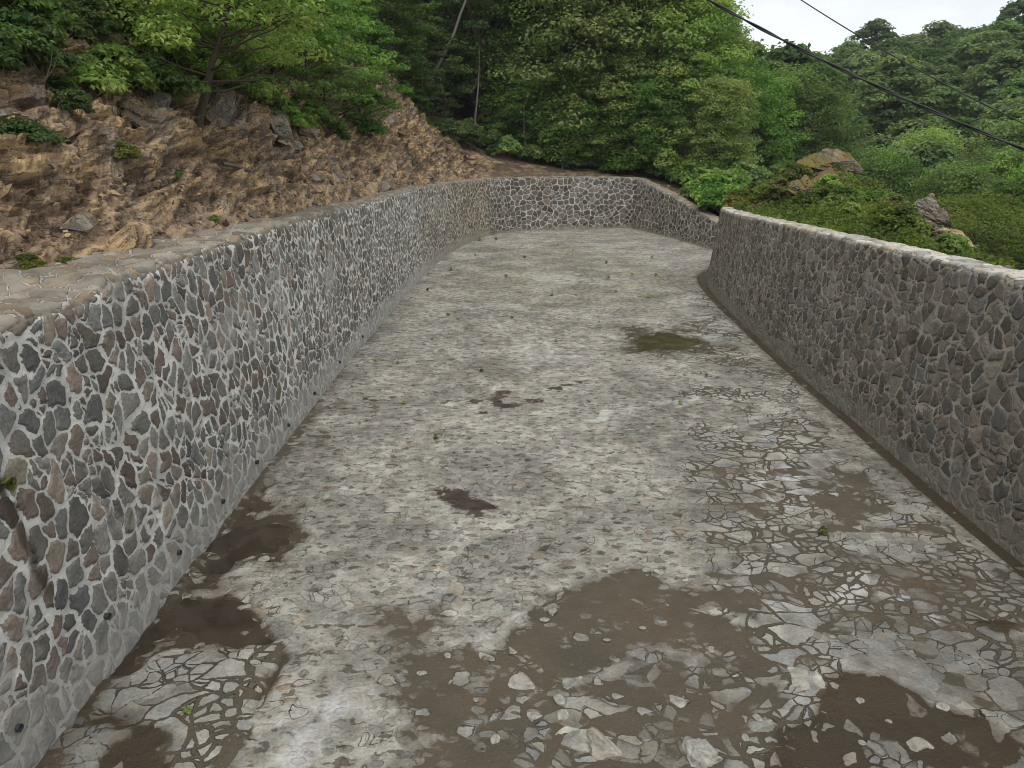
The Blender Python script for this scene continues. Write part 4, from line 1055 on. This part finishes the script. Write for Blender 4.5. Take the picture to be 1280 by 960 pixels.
for x, y in [(7.4, 12.4), (8.2, 13.6), (8.9, 14.4), (8.0, 15.2), (8.6, 16.6), (7.9, 17.2), (9.2, 17.8), (8.5, 18.9), (9.5, 19.4), (8.2, 20.6), (9.0, 21.2), (8.1, 22.6), (8.9, 23.2), (8.4, 24.6), (9.4, 25.6), (10.9, 22.8), (11.2, 24.4), (11.8, 21.3), (10.4, 19.3), (10.6, 17.2), (9.9, 15.4), (9.4, 12.9), (8.6, 11.2), (7.6, 10.3), (12.4, 23.0), (8.7, 26.6), (7.8, 25.4), (10.6, 26.2), (11.6, 18.6), (10.9, 14.4), (9.6, 11.), (8.3, 9.2)]:
    shrub(x, y, gz(x, y)-.08, int(r.integers(3)), ['leaf_lit', 'leaf', 'leaf_bank', 'leaf_olive'][int(r.integers(4))], 'low green bush on the bank behind the right wall', BK, r.uniform(0, 6), r.uniform(.55, 1.05)*(.45+.45*min(1, max(0, (y-9)/9))))
for k, (x, y, s, lab) in enumerate([(10.0, 23.6, (1.15, .85, .62), 'mossy orange topped rock peak standing highest on the bank'), (8.75, 22.6, (.7, 1.0, .42), 'reddish mossy rock rib on the left flank of the mossy peak'), (9.35, 16.6, (.42, .5, .62), 'grey upright rock among the bushes right of the mossy peak'), (9.2, 15.2, (.38, .5, .42), 'ochre rock beside the grey upright one on the bank'), (9.0, 13.3, (.35, .45, .34), 'low grey rock on the bank nearest the right edge')]):
    o = obj('bank_rock', rock_mesh('bank_rock', 700+k, s, M['moss_rock'] if k < 2 else M['grey_rock' if k != 3 else 'rock'], 5, 8, .12, .6 if k < 2 else 0.), None, (x, y, gz(x, y)+s[2]*(.15 if k < 2 else .55))); o.rotation_euler = (rad(8), rad(6), .4*k)
    tag(o, lab, 'rock')

# --- the wooded hill across the valley -----------------------------------------------
FAR = [tree_meshes(800+k, [10.5, 12., 9.5, 11.][k], [4.6, 4.3, 4.9, 4.0][k], .14, 62, 95, .36, None, None, .55, .30) for k in range(4)]
def far_mesh(k, lm):
    (tv, tf), (V, F, c) = FAR[k]
    return mesh('forest_tree', np.r_[tv, V], np.r_[tf, F+len(tv)], [M['bark'], M[lm]], False, np.r_[np.zeros(len(tf)), np.ones(len(F))], {'rnd': np.r_[np.zeros(len(tv)), c]})
FM = [far_mesh(k, 'leaf_far') for k in range(4)]
FD = [far_mesh(k, 'leaf_dark') for k in range(2)]
r = np.random.default_rng(55); cnt = 0
pts = []
for u in np.arange(62, 172, 6.6):
    for v in np.arange(-95, 95, 6.6):
        uu, vv = u+r.uniform(-2.6, 2.6), v+r.uniform(-2.6, 2.6)
        x, y = .5*uu+.866*vv, .866*uu-.5*vv
        az = math.degrees(math.atan2(x, y))
        if 9 < az < 52 and y > 30: pts.append((x, y))
pts.sort(key=lambda p: p[0]**2+p[1]**2)
for x, y in pts:
    dk = r.random() < .22
    o = obj('forest_tree', FD[int(r.integers(2))] if dk else FM[int(r.integers(4))], None, (x, y, gz(x, y)-.4))
    s = r.uniform(.66, 1.02); o.scale = (s, s, s*r.uniform(.8, 1.0)); o.rotation_euler = (0, 0, r.uniform(0, 6.28))
    tag(o, 'rounded green treetop in the forest on the far hill', 'tree', 'forest trees on the far hill'); cnt += 1
print('far trees', cnt)

# valley trees just beyond the bank
VG = 'trees in the valley beyond the bank'
mid_roots = {}
MSC = [1.5, 1.75, 1.3, 1.7]
for px, Y, k, lm, sc, lab in [(1235, 38, 2, 'leaf', .62, 'broad dark round tree standing at the right edge beyond the bank'), (1112, 62, 1, 'leaf_lit', .62, 'pale green slender tree standing out before the dark far forest'),
        (985, 52, 0, 'leaf', .55, None), (1020, 50, 2, 'leaf', .52, None), (1075, 48, 1, 'leaf', .5, None), (1150, 46, 0, 'leaf', .5, None), (1190, 50, 3, 'leaf_dark', .62, None), (1290, 42, 1, 'leaf_dark', .6, None), (960, 58, 2, 'leaf', .62, None), (935, 54, 1, 'leaf', .6, None), (1130, 54, 2, 'leaf', .55, None), (1045, 58, 3, 'leaf', .6, None), (1230, 56, 0, 'leaf', .75, None), (1330, 50, 2, 'leaf', .7, None), (915, 50, 0, 'leaf', .55, None), (1270, 32, 0, 'leaf', .42, None), (1215, 33, 2, 'leaf', .40, None), (1165, 38, 1, 'leaf', .42, None), (1420, 34, 0, 'leaf', .55, None), (1500, 40, 2, 'leaf', .6, None), (1620, 30, 1, 'leaf', .5, None), (1750, 36, 0, 'leaf', .6, None), (1380, 30, 2, 'leaf', .42, None), (1900, 28, 2, 'leaf', .5, None), (1560, 50, 0, 'leaf', .7, None)]:
    X = (px-640)/900*Y*1.04; z = gz(X, Y)-.2
    lb = lab or 'green valley tree between the bank and the far hill'; gp = None if lab else VG
    sc *= MSC[k]*.92
    if (k, lm) not in mid_roots:
        mid_roots[(k, lm)] = tree_thing('valley_tree', (X, Y, z), ROUND[k], M[lm], M['bark'], lb, 'tree', gp, px*.1, sc*1.)
    else:
        c = copy_thing(mid_roots[(k, lm)], (X, Y, z), px*.1, sc, lb, gp)
        if not gp and 'group' in c: del c['group']

# ------------------------------------------------------------------ overhead cables
def at(px, py, Y):
    a, b = (px-640)/900, (480-py)/900
    p = math.atan(295/900); r = (a, math.cos(p)+b*math.sin(p), -math.sin(p)+b*math.cos(p))
    return np.array([r[0]*Y/r[1], Y, 4.2+r[2]*Y/r[1]])
def cable(a, b, sag, rads, twist, label):
    n = 220; t = np.linspace(-1.3, 1.7, n)[:, None]
    P = a+(b-a)*t; P[:, 2] += sag*((t[:, 0]-.5)**2-.25)*4*.25
    parts = []
    e = (b-a)/np.linalg.norm(b-a); u = np.cross(e, [0, 0, 1.]); u /= np.linalg.norm(u); w = np.cross(u, e)
    L = np.linalg.norm(b-a)
    for k, (rr, off) in enumerate(rads):
        ph = t*L*twist*2*math.pi+k*math.pi
        parts.append(tube(P+off*(np.cos(ph)*u+np.sin(ph)*w), rr, 8))
    V, F = join(parts)
    tag(obj('power_cable', mesh('power_cable', V, F, M['cable'], True)), label, 'cable')
cable(at(884, -1, 11.5), at(1281, 187, 9.), .30, [(.0115, .011), (.0115, .011)], .8, 'thick twisted pair cable crossing the valley sky')
cable(at(1000, -1, 13.), at(1281, 155, 10.5), .25, [(.0085, 0.)], 0., 'thin single wire running above the thick twisted cable')

# ------------------------------------------------------------------ puddle
puddle([(2.75, 15.1), (2.8, 16.0), (3.35, 16.7), (4.3, 16.6), (4.35, 15.7), (3.7, 15.0), (3.2, 15.3)], .004, M['water_green'], 'murky green brown puddle on the paving near the right wall')
puddle([(-3.46, 8.6), (-2.9, 8.3), (-2.35, 7.95), (-2.3, 7.3), (-2.6, 6.7), (-3.46, 6.3)], -.045, M['water_brown'], 'dark brown puddle along the foot of the left wall')
puddle([(-3.46, 6.25), (-2.8, 6.3), (-2.3, 5.95), (-2.1, 5.4), (-2.6, 5.1), (-3.46, 4.9)], -.045, M['water_brown'], 'nearer dark brown puddle at the left wall foot')

# ------------------------------------------------------------------ air
hz = NG('haze_air'); pv = hz.n('ShaderNodeVolumePrincipled', {'Color': (.80, .86, .92, 1), 'Density': .00034})
hz.n('ShaderNodeOutputMaterial', {'Volume': pv.outputs[0]})
HV = np.array([(x, y, z) for x in (-262, 302) for y in (-62, 424) for z in (-11, 60)], float)
o = obj('haze', mesh('haze', HV, [(0, 1, 3, 2), (4, 6, 7, 5), (0, 4, 5, 1), (2, 3, 7, 6), (0, 2, 6, 4), (1, 5, 7, 3)], hz.m))
tag(o, 'thin pale air over the valley', 'haze', kind='stuff')

# ------------------------------------------------------------------ sky, sun, camera
wld = NG('World', True); bpy.context.scene.world = wld.m
SUN_EL, SUN_AZ = 58., 183.
sky = wld.n('ShaderNodeTexSky'); sky.sky_type = 'NISHITA'; sky.sun_disc = False
sky.sun_elevation = rad(SUN_EL); sky.sun_rotation = rad(SUN_AZ)
gc = wld.coord('Generated')
wv = wld.vmath('MULTIPLY', gc, (1., 1., 2.2))
cl = wld.noise(wv, 2.3, 6., .6)
cloud = wld.mix(wld.ss(cl, .35, .72), (5.7, 5.95, 6.3), (7.6, 7.7, 7.8))
mixd = wld.mix(.92, sky.outputs[0], cloud)
bg = wld.n('ShaderNodeBackground', {'Color': mixd, 'Strength': .10})
wld.n('ShaderNodeOutputWorld', {'Surface': bg.outputs[0]})
sun = bpy.data.lights.new('sun', 'SUN'); sun.energy = 1.15; sun.angle = rad(45); sun.color = (1., .96, .9)
so = bpy.data.objects.new('sun', sun); C.objects.link(so)
so.rotation_euler = (rad(90-SUN_EL), 0, rad(180-SUN_AZ))

cam = bpy.data.cameras.new('camera'); co_ = bpy.data.objects.new('camera', cam); C.objects.link(co_)
cam.sensor_width = 36; cam.lens = 36*900/1280; cam.clip_end = 1500; cam.clip_start = .05
co_.location = (0, 0, 4.2); co_.rotation_euler = (math.pi/2-math.atan(295/900), 0, 0)
sc = bpy.context.scene; sc.camera = co_
sc.view_settings.view_transform = 'Standard'; sc.view_settings.look = 'None'; sc.view_settings.exposure = .64; sc.view_settings.gamma = 1
sc.cycles.use_denoising = True; sc.cycles.pixel_filter_type = 'BLACKMAN_HARRIS'; sc.cycles.filter_width = .95; sc.cycles.max_bounces = 6; sc.cycles.transparent_max_bounces = 4
sc.render.resolution_x = 1024; sc.render.resolution_y = 768
